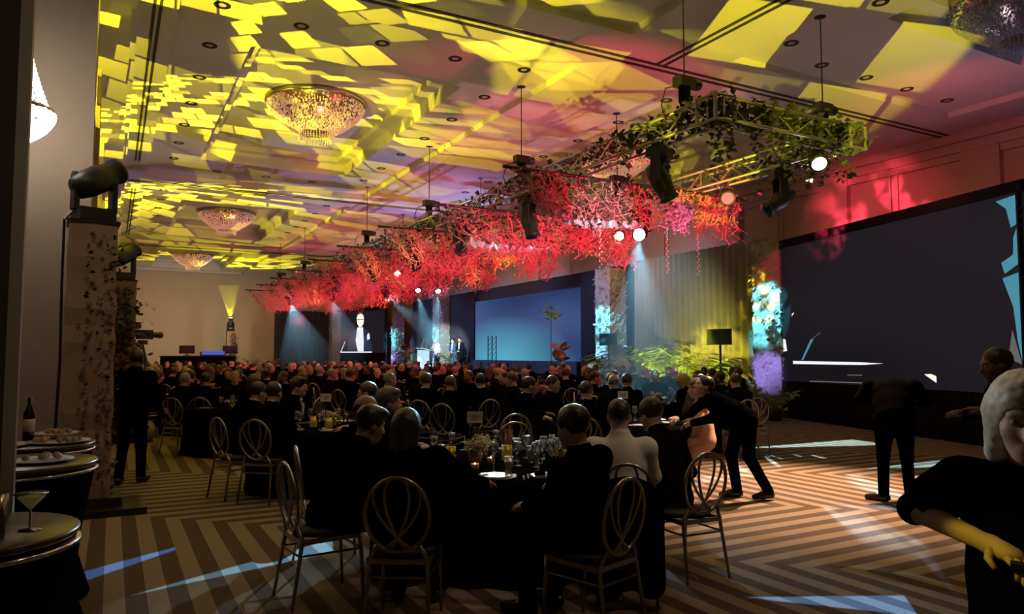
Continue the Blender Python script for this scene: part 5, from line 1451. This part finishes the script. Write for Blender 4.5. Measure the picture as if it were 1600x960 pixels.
def item(kind, xy, label, group=None, rz=None, z=TZ):
    if kind not in PRO:
        t = MK[kind](); PRO[kind] = t; t.location = (xy[0], xy[1], z); t.rotation_euler = (0, 0, rz or 0)
        return tag(t, label, CATS[kind], group)
    return copy_tree(PRO[kind], (xy[0], xy[1], z), rz if rz is not None else rnd.uniform(0, 6), label, group)
A = (2.97, 5.54); B_ = (6.11, 8.14); C_ = (2.47, 9.44)
TA = 'front table ringed by the closest guests'
table_at(A, 'closest table'); table_at(B_, 'peach-dress table'); table_at(C_, 'bow-tied guest table')
LIST = [('plate', 2.57, 4.95, 'pale charger plate beside the amber highball on the closest table'), ('plate', 2.96, 4.78, 'charger plate under the black napkin on the closest table'),
        ('napkin', 2.96, 4.80, 'black napkin folded to a point on the closest table'), ('tumbler', 2.72, 5.02, 'amber highball glass at the near edge of the closest table'),
        ('flute', 2.68, 5.20, 'single champagne flute by the amber highball'), ('candle', 2.60, 5.86, 'gold candle jar with the card behind it'),
        ('candle', 3.08, 5.72, 'tall gold candle jar in the middle of the closest table'), ('votive', 2.58, 5.33, 'pink votive candle beside the closest charger plate'), ('votive', 2.85, 5.58, 'votive candle burning in front of the tall gold jar'),
        ('flowers', 2.72, 5.62, 'low cream blossom bowl beside the card stand'), ('flowers', 2.95, 5.95, 'cream blossom bowl further across the closest table'),
        ('card', 2.78, 5.75, 'upright table card on a thin stand on the closest table'), ('bottle', 2.92, 6.12, 'dark bottle behind the table card'),
        ('wine', 3.10, 5.25, 'wine glass behind the black napkin, in front of its neighbours'), ('wine', 3.24, 5.38, 'wine glass catching blue light behind the napkin'), ('wine', 3.40, 5.62, 'tall wine glass by the white-haired man'),
        ('flute', 3.02, 5.08, 'champagne flute rising out of the napkin folds'), ('flute', 3.16, 5.12, 'champagne flute at the outer side of the napkin'), ('tumbler', 3.42, 5.28, 'short glass at the white-haired man elbow'),
        ('candle', 3.62, 5.75, 'gold candle jar beside the head of the white-haired man'), ('plate', 3.48, 5.10, 'charger plate in front of the white-haired man'), ('napkin', 3.52, 5.18, 'napkin on the charger plate of the white-haired man'),
        ('knife', 2.80, 4.86, 'knife lying beside the black napkin'), ('knife', 2.74, 4.82, 'second knife lying near the table edge'), ('wine', 2.36, 5.50, 'wine glass near the leaning guest arm'), ('tumbler', 2.40, 5.72, 'short glass behind the leaning guest arm'),
        ('plate', 2.35, 6.0, 'charger plate before the bearded man'), ('wine', 2.55, 6.1, 'wine glass before the bearded man'),
        ('wine', 3.12, 5.62, 'wine glass in front of the tall gold candle jar'), ('wine', 3.30, 5.75, 'wine glass between the tall gold jar and the white-haired man'), ('tumbler', 3.20, 5.50, 'clear short glass amid the wine glasses behind the napkin'),
        ('flute', 3.36, 5.42, 'champagne flute beside the blue-lit wine glass'), ('wine', 3.46, 5.45, 'wine glass closest to the shoulder of the white-haired man'), ('flute', 3.28, 5.22, 'champagne flute in front of the wine glass cluster'), ('wine', 3.0, 5.38, 'wine glass beside the folded napkin tip'), ('tumbler', 3.55, 5.55, 'short glass half hidden by the white-haired man'),
        ('wine', 2.80, 6.28, 'wine glass by the dark bottle across the closest table'), ('wine', 3.25, 6.25, 'wine glass at the far rim of the closest table')]
for kd, x, y, lab in LIST: item(kd, (x, y), lab, None, -0.5 if kd in ('card', 'napkin', 'knife') else None, TZ + (0.016 if kd == 'napkin' else 0))
def side_of(a):
    return ('toward the stage', 'between stage and end wall', 'toward the end wall', 'between end wall and side wall', 'toward the side wall', 'between side wall and camera', 'toward the camera', 'between camera and stage')[int(round((a % (2 * PI)) / (PI / 4))) % 8]
def dress_table(c, where, nw, rich, seed):
    g = random.Random(seed)
    ring = [(0.62, 'plate', 'charger plate')] * (7 if rich else 4) + [(0.45, 'wine', 'wine glass')] * nw
    cnt = {}
    for k_, (r_, kd, nm) in enumerate(ring):
        j = cnt.get(kd, 0); cnt[kd] = j + 1
        tot = sum(1 for q in ring if q[1] == kd)
        a = 2 * PI * j / tot + g.uniform(-.08, .08) + (0.25 if kd == 'wine' else 0); rr = r_ + g.uniform(-.08, .08) * (0 if kd == 'plate' else 1)
        item(kd, (c[0] + rr * math.cos(a), c[1] + rr * math.sin(a)), '%s %s, %s' % (nm, side_of(a), where), '%s set on the %s, %s' % (nm, where, side_of(a)))
    for j in range(3 if rich else 2):
        a = 2.1 * j + g.uniform(0, 1)
        item('candle', (c[0] + 0.18 * math.cos(a), c[1] + 0.18 * math.sin(a)), 'gold candle jar %s, %s' % (side_of(a), where), 'candles on the %s, %s' % (where, side_of(a)))
    item('flowers', (c[0] + .02, c[1]), 'cream blossom bowl in the middle of the ' + where)
    if rich: item('card', (c[0] - .1, c[1] - .25), 'small upright card on the ' + where, None, -0.5)
dress_table(B_, 'peach-dress table', 8, True, 3); dress_table(C_, 'bow-tied guest table', 8, True, 5)

# ------------------------------------------------------------------ named guests close to the camera
def towards(p, ang):  # point one metre from p in compass angle (deg from +X)
    return (p[0] + math.cos(math.radians(ang)), p[1] + math.sin(math.radians(ang)))
V = 0.0115
def seat(ring, ang, label, chair_label, pose=None, look=None, vox=0.0115, slide=0.0):
    c, s = math.cos(math.radians(ang)), math.sin(math.radians(ang))
    xy = (ring[0] + c * 0.23, ring[1] + s * 0.23)
    if chair_label: chair_at(xy, towards(xy, ang), chair_label)
    if label: return guest((xy[0] + c * slide, xy[1] + s * slide), towards((xy[0] + c * slide, xy[1] + s * slide), ang), label, pose, look, vox)
def guest(xy, face, label, pose=None, look=None, vox=V): return place(figure(pose or {}, look or {}, 'person', vox), xy, face, label)
FW = 61.3   # compass angle of the view axis
seat((1.54, 4.24), 58, 'broad dark-haired guest in black leaning over the closest table, arm stretched to the plates', 'gold loop-back chair of the broad guest leaning over the closest table',
     dict(lean=20, side=-5, girth=1.22, yaw=0.35, pitch=16, armR=((0.42, 0.14, 0.84), (0.46, 0.40, 0.80)), armL=((-0.40, 0.10, 0.80), (-0.28, 0.36, 0.80))), dict(hair='long', hcol='black', collar=False))
seat((1.10, 5.16), 6, 'dark-haired guest in profile at the closest table, close behind the leaning guest', 'gold loop-back chair seen edge-on over the blue floor wedge', dict(lean=26, yaw=-0.1, pitch=14, girth=1.08), dict(hair='full', hcol='black', collar=False, skin='tan'), slide=0.05)
seat((1.36, 5.98), -8, 'guest with a high shiny forehead turned to the stage behind the leaning guest', 'gold loop-back chair whose yellow rim peeps behind the edge-on one', dict(lean=12, yaw=-0.1), dict(hair='bald', hcol='black', skin='tan'), slide=0.12)
guest((2.20, 6.55), towards((2.20, 6.55), -14), 'bearded man in a charcoal jacket with blond-lit hair at the closest table', dict(lean=4, yaw=-0.15, pitch=2, girth=1.05), dict(hair='full', hcol='fringe', jacket='charcoal', beard=True, skin='fair'))
seat((2.69, 3.56), 106, 'man with white rim-lit hair and white collar seated at the closest table', 'gold loop-back chair behind the white-haired man, over the blue floor patch',
     dict(lean=4, yaw=0.15, pitch=8, girth=1.08, side=-7, armR=((0.26, 0.14, 0.80), (0.15, 0.36, 0.81)), armL=((-0.28, 0.1, 0.76), (-0.20, 0.36, 0.72))), dict(hair='full', hcol='black', vox_h=0.008), 0.0095, slide=0.0)
seat((3.08, 4.02), 60, 'cropped-haired man in a white shirt sitting with his back turned', 'loop-back chair of the man in the white shirt, a black jacket over it', dict(lean=3, yaw=0.05, girth=1.08), dict(hair='crop', hcol='black', jacket='cream', skin='tan'), 0.0095, slide=0.05)
o = sdf_obj('hung_jacket', [ell((0, -0.27, 0.66), (0.25, 0.05, 0.20), k=0.05), cone((-0.16, -0.28, 0.55), (-0.14, -0.29, 0.14), 0.085, 0.10, k=0.05), cone((0.16, -0.28, 0.55), (0.15, -0.29, 0.16), 0.085, 0.10, k=0.05), cone((0, -0.28, 0.6), (0, -0.28, 0.2), 0.10, 0.09, k=0.05)], 0.016, SUIT['black'], None)
o.location = (3.08 + .23 * .5, 4.02 + .23 * .866, 0); o.rotation_euler = (0, 0, math.radians(60) - PI / 2); tag(o, 'black jacket hung over the chair of the man in the white shirt', 'jacket')
seat((3.92, 4.17), 88, 'dark-haired man in a vest and white sleeves bent low in profile', 'gold loop-back chair standing free on the warm-lit carpet', dict(lean=22, yaw=0.85, pitch=20, armL=((-0.30, 0.22, 0.72), (-0.16, 0.44, 0.78)), armR=((0.32, 0.18, 0.70), (0.18, 0.42, 0.76))), dict(hair='full', hcol='black', jacket='vest', skin='fair'), 0.0095, slide=0.12)
guest((2.72, 8.30), towards((2.72, 8.30), 150), 'man with spectacles looking away from the stage at the bow-tied guest table', dict(yaw=0.2, pitch=4), dict(hair='short', hcol='brown', glasses=True, skin='fair'))
guest((2.20, 10.35), towards((2.20, 10.35), -30), 'young man in tuxedo and bow tie facing the stage in three-quarter view', dict(yaw=0.1, pitch=3), dict(hair='full', hcol='black', shirtfront=True, bow=True, skin='fair'))
seat((1.46, 8.67), 48, 'big dark guest with his back turned at the bow-tied guest table', 'gold loop-back chair of the big dark guest, square to the camera', dict(lean=8, girth=1.18, yaw=-0.6), dict(hair='short', hcol='black', skin='tan'))
seat((1.14, 9.14), 22, 'guest bowed beside the big dark guest, short hair in shadow', 'shiny loop-back chair angled at the aisle beside the big dark guest', dict(lean=12, yaw=-0.2, pitch=12), dict(hair='short', hcol='black', skin='tan'), slide=0.08)
seat((0.93, 13.6), 52, 'grey-templed man with white collar at the aisle end of the second side-row table', 'outer one of two gold chairs at the aisle beyond the walking man', dict(yaw=-0.6), dict(hair='short', hcol='grey', skin='fair'))
seat((1.34, 13.5), 70, 'dark-haired guest beside the grey-templed man, face to the stage', 'inner one of two gold chairs at the aisle beyond the walking man', dict(yaw=-0.8), dict(hair='short', hcol='black', skin='tan'))
seat((4.92, 7.2), 52, 'short-haired man in black sitting back-on beside the small table card', 'dark loop-back chair of the short-haired man by the table card', dict(girth=1.08, yaw=-0.1), dict(hair='crop', hcol='brown', skin='fair'))
guest((6.95, 7.35), towards((6.95, 7.35), 140), 'woman with long dark red-lit hair in a peach satin dress', dict(yaw=0.3, lean=6, girth=0.9), dict(hair='long', hcol='fringe', jacket='peach', dress=True, collar=False, sleeves=False, skin='fair'))
seat((9.06, 8.62), 75, 'charcoal-suited man seated at the outer edge of the tables, back to the camera', 'gold loop-back chair under the man at the outer edge of the tables', dict(yaw=0.35, girth=1.06), dict(hair='short', hcol='brown', jacket='charcoal', skin='fair'))
seat((9.54, 8.86), 64, None, 'gold loop-back chair standing empty at the outer edge by the palms')
guest((8.23, 8.75), towards((8.23, 8.75), 60), 'guest with swept hair and grey jacket near the palms', dict(yaw=0.4), dict(hair='short', hcol='brown', jacket='grey', skin='tan'))
guest((8.85, 9.65), towards((8.85, 9.65), 100), 'blond woman bowed forward near the palms', dict(lean=14, pitch=18), dict(hair='bob', hcol='blond', collar=False, skin='fair'))
guest((7.02, 9.42), towards((7.02, 9.42), 70), 'bald red-headed man sitting back-on behind the small table card', dict(yaw=-0.3, girth=1.05), dict(hair='bald', hcol='fringe', jacket='charcoal', skin='fair'))
guest((7.62, 9.85), towards((7.62, 9.85), 70), 'brown-haired man with prominent ears beside the bald red-headed man', dict(yaw=-0.35), dict(hair='short', hcol='brown', jacket='navy', skin='tan'))
seat((4.33, 10.05), 45, 'man with shaved nape and blue-lit shoulder sitting back-on', 'gold loop-back chair of the man with the shaved nape', dict(yaw=-0.1, girth=1.05), dict(hair='crop', hcol='fringe', skin='fair'))
guest((5.20, 9.15), towards((5.20, 9.15), -25), 'dark-haired man in a dark jacket reaching an arm over the chair beside him', dict(yaw=0.1, armR=((0.42, 0.05, 0.80), (0.62, 0.22, 0.82))), dict(hair='short', hcol='black', skin='tan'))
seat((4.40, 7.95), 70, None, 'gold loop-back chair with a starry glint beyond the closest table')
seat((3.88, 7.02), 66, None, 'empty gold loop-back chair just past the tall gold candle jar')
seat((5.40, 7.55), 60, None, 'dark loop-back chair behind the man in the white shirt')
guest((5.85, 9.55), towards((5.85, 9.55), -60), 'dark-haired guest in navy across the table from the short-haired man', dict(yaw=0.8), dict(hair='short', hcol='black', jacket='navy', skin='tan'))

# standing figures close to the camera
wr = dict(base='stand', pelvis=(0, -0.10, 0.93), lean=62, pitch=-18, girth=1.02, yaw=0.1,
          armR=((0.30, 0.42, 0.98), (0.20, 0.62, 0.92)), armL=((-0.30, 0.42, 0.96), (-0.20, 0.62, 0.90)),
          legs={1: ((0.09, -0.10, 0.90), (0.10, 0.02, 0.50), (0.11, -0.05, 0.09)), -1: ((-0.09, -0.12, 0.90), (-0.10, -0.10, 0.50), (-0.11, -0.33, 0.10))})
guest((6.42, 6.28), towards((6.42, 6.28), 160), 'waiter in black bending from the hips over the table beside the peach dress', wr, dict(hair='short', hcol='black', collar=False, skin='fair'), 0.0105)
guest((0.26, 10.80), towards((0.26, 10.80), 68), 'man in black walking down the aisle, back turned, hand hanging', dict(base='stand', girth=1.12, armR=((0.30, -0.06, 1.10), (0.36, 0.06, 0.85)), legs={1: ((0.09, 0, 0.90), (0.10, 0.06, 0.50), (0.10, 0.08, 0.09)), -1: ((-0.09, 0, 0.90), (-0.10, 0.0, 0.50), (-0.10, -0.12, 0.10))}), dict(hair='short', hcol='black', collar=False, skin='dark'), 0.0105)
R_ = guest((7.90, 5.30), towards((7.90, 5.30), 36), 'dark figure standing bowed on the carpet before the big screen, white badge at the hip',
      dict(base='stand', lean=42, pitch=84, drop=0.12, girth=1.32, pelvis=(0, -0.04, 0.97), armR=((0.36, 0.20, 1.14), (0.16, 0.40, 1.06)), armL=((-0.36, 0.20, 1.14), (-0.16, 0.40, 1.06)),
           legs={1: ((0.10, 0, 0.90), (0.12, 0.04, 0.50), (0.14, 0.04, 0.09)), -1: ((-0.10, 0, 0.90), (-0.12, 0.03, 0.50), (-0.13, -0.06, 0.09))}, foot={1: (0.5, 0.86, 0), -1: (-0.9, 0.35, 0)}), dict(hair='short', hcol='black', collar=False, skin='dark'), 0.0115)
b = MB().box((-0.02, -0.185, 0.99), (0.075, 0.006, 0.10)).build('paper_badge', 'card', R_)
guest((5.98, 3.02), towards((5.98, 3.02), 140), 'dark-clothed figure behind the blonde woman with one pale raised forearm', dict(base='stand', lean=8, pitch=10, armR=((0.30, 0.12, 1.20), (0.12, 0.34, 1.22)), armL=((-0.30, 0.10, 1.22), (-0.22, 0.32, 1.26))), dict(hair='short', hcol='black', collar=False, skin='dark'), 0.0115)
W_ = guest((2.46, 1.22), towards((2.46, 1.22), 208), 'blonde woman in a short-sleeved black dress, forearms raised, cropped by the frame edge',
      dict(base='stand', pelvis=(0, 0, 0.845), lean=3, pitch=12, yaw=0.15, girth=1.0, curl=1.2, armR=((0.31, -0.03, 1.17), (0.10, 0.20, 1.13)), armL=((-0.28, -0.02, 1.12), (-0.06, 0.24, 1.11))),
      dict(hair='bob', hcol='pale', dress=True, collar=False, sleeves=False, skin='fair', vox_h=0.008), 0.009)
for s in (1, -1): MB().tube([(s * 0.17, 0, 1.28), (s * 0.235, -0.02, 1.225), (s * 0.27, -0.03, 1.185)], [0.08, 0.08, 0.085], 14).build('sleeve', SUIT['black'], W_, True)
ph = empty('phone', (0, 0, 0), 0, 'dark phone in the hands of the blonde woman', 'phone')
MB().box((0, 0, 0), (0.075, 0.15, 0.009)).build('case', 'black', ph); MB().box((0, 0, 0.005), (0.068, 0.138, 0.002)).build('display', 'lens', ph)
q = W_.rotation_euler.z; ph.location = (2.46 + (math.cos(q) * 0.02 - math.sin(q) * 0.31), 1.22 + (math.sin(q) * 0.02 + math.cos(q) * 0.31), 1.095); ph.rotation_euler = (0.5, 0, q)

# presenters on the stage
guest((16.0, 38.0), towards((16.0, 38.0), 200), 'bright-lit speaker standing beside the lectern', dict(base='stand', armR=((0.28, 0.1, 1.16), (0.12, 0.32, 1.2))), dict(hair='short', hcol='white', jacket='cream', shirtfront=False, skin='fair'), 0.015).location.z = 0.8
guest((16.55, 36.9), towards((16.55, 36.9), 205), 'dark-suited man standing on the stage, hands clasped, closer to the lectern', dict(base='stand', armR=((0.26, 0.06, 1.14), (0.03, 0.2, 1.02)), armL=((-0.26, 0.06, 1.14), (-0.03, 0.2, 1.02))), dict(hair='short', hcol='black', jacket='blue', trousers='blue', shirtfront=True, skin='fair'), 0.015).location.z = 0.8
guest((16.65, 36.2), towards((16.65, 36.2), 205), 'taller dark-suited man standing on the stage next to the wide screen', dict(base='stand', pelvis=(0, 0, 0.99), armR=((0.26, 0.06, 1.18), (0.03, 0.2, 1.06)), armL=((-0.26, 0.06, 1.18), (-0.03, 0.2, 1.06))), dict(hair='crop', hcol='black', jacket='navy', trousers='navy', shirtfront=True, skin='tan'), 0.015).location.z = 0.8
t = empty('lectern', (15.55, 38.9, 0.8), 0.3, 'pale lectern with two thin microphones on the stage', 'lectern')
lm = mat('acrylic_lectern', (0.45, 0.6, 0.66), 0.3)
MB().box((0, 0, 0.55), (0.5, 0.45, 1.1)).build('body', lm, t); MB().box((0, 0, 1.14), (0.62, 0.62, 0.04), (0, 0.2, 0)).build('slanted_top', lm, t); MB().box((0, 0, 0.02), (0.7, 0.7, 0.04)).build('base', 'chrome', t)
for s in (1, -1): MB().tube([(0, s * 0.2, 1.16), (0.05, s * 0.2, 1.4), (0.15, s * 0.16, 1.65)], 0.012, 6).ell((0.16, s * .16, 1.68), (.025, .025, .035), 8, 5).build('microphone', 'chrome', t)
t = empty('truss_tower', (16.2, 31.6, 0.8), 0.3, 'short upright truss tower standing on the stage before the wide screen', 'truss tower')
for a, b_ in ((-.14, -.14), (.14, -.14), (.14, .14), (-.14, .14)): MB().bar((a, b_, 0), (a, b_, 1.75), 0.024).build('upright', 'blacksteel', t)
b = MB()
for i in range(7):
    z = i * .25
    b.bar((-.14, -.14, z), (.14, -.14, z + .25), .012, 4).bar((-.14, .14, z), (-.14, -.14, z + .25), .012, 4)
b.build('lacing', 'blacksteel', t)['kind'] = 'stuff'; MB().box((0, 0, 0.02), (.6, .6, .04)).build('base_plate', 'blacksteel', t)

# ------------------------------------------------------------------ cocktail tables by the door
def cocktail(xy, r, h, label, clabel):
    t = empty('cocktail_table', (xy[0], xy[1], 0), 0, label, 'table')
    MB().lathe([(0.001, h - 0.03), (r - 0.01, h - 0.03), (r, h - 0.02), (r, h - 0.005), (r - 0.01, h), (0.001, h)], 44).build('tabletop', 'tray', t, True)
    MB().lathe([(r, h - 0.06), (r + 0.008, h - 0.055), (r + 0.008, h - 0.045), (r, h - 0.04)], 44).build('metal_rim', 'chrome', t, True)
    b = MB(); n = 40; vs = []
    for z, q in ((h - 0.035, r * 0.97), (h * 0.62, r * 0.80), (h * 0.3, r * 0.74), (0.02, r * 0.98)):
        vs += [(q * (1 + .03 * math.sin(4 * 2 * PI * i / n)) * math.cos(2 * PI * i / n), q * (1 + .03 * math.sin(4 * 2 * PI * i / n)) * math.sin(2 * PI * i / n), z) for i in range(n)]
    b.add(vs, [(j * n + i, j * n + (i + 1) % n, (j + 1) * n + (i + 1) % n, (j + 1) * n + i) for j in range(3) for i in range(n)])
    o = b.build('stretch_cover', 'cloth', None, True, (xy[0], xy[1], 0)); tag(o, clabel, 'tablecloth')
K1, K2, K3 = (-0.42, 3.12), (-0.43, 5.0), (-0.46, 6.02)
cocktail(K1, 0.34, 1.07, 'high cocktail table carrying the martini glass', 'black stretch cover on the cocktail table with the martini glass')
cocktail(K2, 0.38, 1.07, 'high cocktail table with a single plate, middle of three', 'black stretch cover on the middle cocktail table')
cocktail(K3, 0.38, 1.07, 'high cocktail table with bottles and platters, next to the totem', 'black stretch cover on the cocktail table with the bottles')
t = empty('martini_glass', (-0.23, 3.06, 1.07), 0, 'martini glass with pale yellow drink on the first cocktail table', 'glass')
MB().lathe([(0.036, 0), (0.036, 0.003), (0.004, 0.008), (0.004, 0.07)], 18).build('stem', 'glass', t, True)
MB().lathe([(0.004, 0.07), (0.052, 0.125), (0.0535, 0.127)], 22).build('cone_bowl', 'glass', t, True)
MB().lathe([(0.001, 0.072), (0.042, 0.115), (0.001, 0.115)], 20).build('drink', 'drink', t, True)
t2 = item('tumbler', (-0.325, 3.0), 'tall glass standing beside the martini glass', None, 0, 1.07)
item('wine', (-0.40, 3.20), 'wine glass at the back of the first cocktail table', None, 0, 1.07)
def platter(xy, label, seed, r=0.17, z=1.07, nb=10):
    g = random.Random(seed); t = empty('platter', (xy[0], xy[1], z), 0, label, 'plate')
    MB().lathe([(r * .6, 0), (r, 0.014), (r * 1.01, 0.018), (r * .75, 0.009), (0.001, 0.007)], 32).build('dish', 'white', t, True)
    for i in range(nb):
        a = g.uniform(0, 6.28); q = r * 0.7 * math.sqrt(g.random())
        MB().ell((q * math.cos(a), q * math.sin(a), 0.028), (0.022 * g.uniform(.7, 1.3), 0.018, 0.018), 8, 5, Euler((0, 0, g.uniform(0, 3))).to_matrix()).build('canape', 'food', t, True)
platter((-0.33, 4.93), 'white plate with a few dark leftovers on the middle cocktail table', 1, 0.16, 1.07, 6)
platter((-0.30, 5.93), 'large platter of small bites on the bottle table, outer one', 2, 0.19, 1.07, 14)
platter((-0.62, 5.85), 'platter of pale bites on the bottle table, beside the door leaf', 3, 0.16, 1.07, 10)
platter((-0.34, 6.2), 'raised platter behind the outer platter on the bottle table', 4, 0.15, 1.10, 9)
item('bottle', (-0.60, 6.18), 'dark wine bottle on the cocktail table, closer to the door leaf', None, 0, 1.07)
item('bottle', (-0.50, 6.22), 'dark wine bottle on the cocktail table, closer to the totem', None, 0, 1.07)

# ------------------------------------------------------------------ broadcast camera and control desk
t = empty('camera_riser', (0.75, 22.9, 0), 0.2, 'black draped riser under the broadcast camera', 'platform')
MB().box((0, 0, 0.78), (1.5, 1.4, 0.04)).build('deck', 'black', t); drape('riser_skirt', (-.75, -.7), (.75, -.7), 0, .78, 'blackmat', None, .02, .18, t); drape('riser_skirt', (.75, -.7), (.75, .7), 0, .78, 'blackmat', None, .02, .18, t)
t = empty('broadcast_camera', (0.75, 22.9, 0.80), -0.9, 'black broadcast camera with viewfinder on a tripod', 'camera')
for a in range(3): MB().tube([(0, 0, 1.15), (0.42 * math.cos(a * 2.09), 0.42 * math.sin(a * 2.09), 0)], [.03, .022], 6).build('tripod_leg', 'black', t)
MB().box((0, 0, 1.2), (.16, .2, .12)).build('fluid_head', 'black', t); MB().box((0, 0.05, 1.42), (.16, .45, .26)).build('camera_body', 'black', t)
MB().lathe([(.07, 0), (.08, .15), (.095, .3), (.095, .34)], 14, (0, .27, 1.42), Euler((-PI / 2, 0, 0)).to_matrix()).build('zoom_lens', 'black', t, True)
MB().box((-.16, -.1, 1.68), (.22, .16, .16)).build('viewfinder', 'black', t); MB().bar((.05, -.1, 1.2), (.2, -.75, 1.0), .016).bar((-.05, -.1, 1.2), (-.25, -.75, 1.0), .016).build('pan_handle', 'black', t)
t = empty('control_platform', (3.95, 41.4, 0), 0.0, 'long black draped control platform before the end wall', 'platform')
MB().box((0, 0, 1.56), (3.6, 1.0, 0.05)).build('top', 'black', t); drape('front_drape', (-1.8, -.5), (1.8, -.5), 0, 1.56, 'blackmat', None, .02, .2, t)
for x, w_, lab, kd in ((-.75, .0, 'first flat monitor on the control platform', 1), (1.35, .0, 'second flat monitor on the control platform', 1)):
    t = empty('desk_monitor', (3.95 + x + .2, 41.2, 1.585), 0.1, lab, 'monitor')
    MB().box((0, 0, .02), (.3, .2, .03)).bar((0, 0, .02), (0, 0, .2), .03).build('stand', 'black', t); MB().box((0, 0, .32), (.75, .05, .42)).build('case', 'black', t)
t = empty('mixing_console', (4.65, 41.25, 1.585), 0, 'blue-lit mixing console on the control platform', 'console')
MB().box((0, 0, .1), (1.2, .55, .2)).build('case', 'black', t); MB().box((0, -.28, .14), (1.1, .02, .18)).build('lit_panel', emit_mat('console_blue', (.05, .12, .6), .9), t)

# ------------------------------------------------------------------ the crowd
LOOKS = [('dark-haired guest', dict(hair='short', hcol='black', skin='tan'), 0.0), ('navy-suited guest', dict(hair='short', hcol='brown', jacket='navy', skin='fair'), -0.5),
         ('bald guest', dict(hair='bald', hcol='fringe', skin='fair'), -0.3), ('grey-haired guest', dict(hair='short', hcol='grey', jacket='charcoal', skin='fair'), 0.5),
         ('white-fronted guest', dict(hair='full', hcol='brown', shirtfront=True, bow=True, skin='fair'), 0.2), ('long-haired woman', dict(hair='long', hcol='brown', dress=True, collar=False, skin='fair'), -0.2),
         ('blond woman', dict(hair='bob', hcol='blond', dress=True, collar=False, skin='fair'), 0.4), ('crop-haired guest', dict(hair='crop', hcol='black', skin='dark', collar=True), -0.9),
         ('balding guest', dict(hair='bald', hcol='grey', skin='fair'), 0.9)]
CROWD = []
for i, (nm, lk, yw) in enumerate(LOOKS):
    CROWD.append(figure(dict(yaw=yw, pitch=4, lean=(6, 3, 9, 5, 4, 8, 5, 2, 7)[i], girth=(1, 1.06, 1.1, 1.04, 1, .92, .92, 1.05, 1.1)[i]), lk, 'person', 0.0155))
used = set()
ADD_FAR = True
near_xy = [(o.location.x, o.location.y) for o in COL.objects if o.type == 'EMPTY' and o.name.startswith('person') and 'label' in o.keys()]
MC = merged_chair(); mc0 = None
COLN = ('side-wall row', 'second row', 'third row', 'stage row')
TAB = []
for y in (13.4, 17.2, 21.0, 24.8, 28.6, 32.4, 36.2): TAB.append((0, 2.05, y))
for y in (12.0, 15.9, 19.7, 23.5, 27.3, 31.1, 34.9): TAB.append((1, 5.45, y))
for y in (10.9, 14.7, 18.5, 22.3, 26.1, 29.9, 33.7): TAB.append((2, 8.9, y))
for y in (13.5, 17.3, 21.1, 24.9, 28.7, 32.5): TAB.append((3, 12.1, y))
seen = {}
for ci, x, y in TAB:
    k_ = seen.get(ci, 0); seen[ci] = k_ + 1
    n0 = (1, 1, 0, 0)[ci]
    where = '%s table of the %s' % (ORD[k_ + n0], COLN[ci])
    x += rnd.uniform(-.15, .15); y += rnd.uniform(-.15, .15)
    table_at((x, y), where)
    dress_table((x, y), where, 8 if y < 22 else 4, False, int(y * 10) + ci)
    a0 = rnd.uniform(0, 1)
    for s in range(8):
        a = a0 + 2 * PI * s / 8
        gx, gy = x + 1.22 * math.cos(a), y + 1.22 * math.sin(a)
        if any((gx - p[0]) ** 2 + (gy - p[1]) ** 2 < 0.62 for p in near_xy): continue
        if rnd.random() < 0.06: continue
        rz = math.atan2(y - gy, x - gx) - PI / 2 + rnd.uniform(-.25, .25)
        # pick a figure whose head is turned roughly to the stage
        want = (math.atan2(38 - gy, 16 - gx) - PI / 2 - rz + PI) % (2 * PI) - PI
        idx = min(range(len(LOOKS)), key=lambda i: abs(LOOKS[i][2] - max(-.9, min(.9, want))) * 0.8 + (0.45 if i in (2, 6, 8) else 0) + rnd.uniform(0, 1.0))
        lab = '%s %s, %s' % (LOOKS[idx][0], side_of(a), where); grp = lab + ', alike'
        if idx not in used:
            used.add(idx); o = CROWD[idx]; o.location = (gx, gy, 0); o.rotation_euler = (0, 0, rz); tag(o, lab, 'person', grp)
        else: o = copy_tree(CROWD[idx], (gx, gy, 0), rz, lab, grp)
        o.scale = (1, 1, rnd.uniform(.96, 1.05)) if False else (1, 1, 1)
        cx, cy = gx - 0.03 * math.cos(rz + PI / 2), gy - 0.03 * math.sin(rz + PI / 2)
        cl = 'gold loop-back chair %s, %s' % (side_of(a), where)
        if y < 16: chair_at((cx, cy), (x, y), cl, 'chairs at the %s, %s' % (where, side_of(a)))
        elif mc0 is None:
            mc0 = MC.build('loop_back_chair', ['gold', 'seat'], None, True, (cx, cy, 0), rz); tag(mc0, cl, 'chair', 'chairs at the %s, %s' % (where, side_of(a)))
        else: copy_tree(mc0, (cx, cy, 0), rz, cl, 'chairs at the %s, %s' % (where, side_of(a)))
# bring every looks-alike group under one phrase and drop unused prototypes
for i, o in enumerate(CROWD):
    if i not in used:
        for c in KIDS.get(o.name, []): bpy.data.objects.remove(c)
        bpy.data.objects.remove(o)
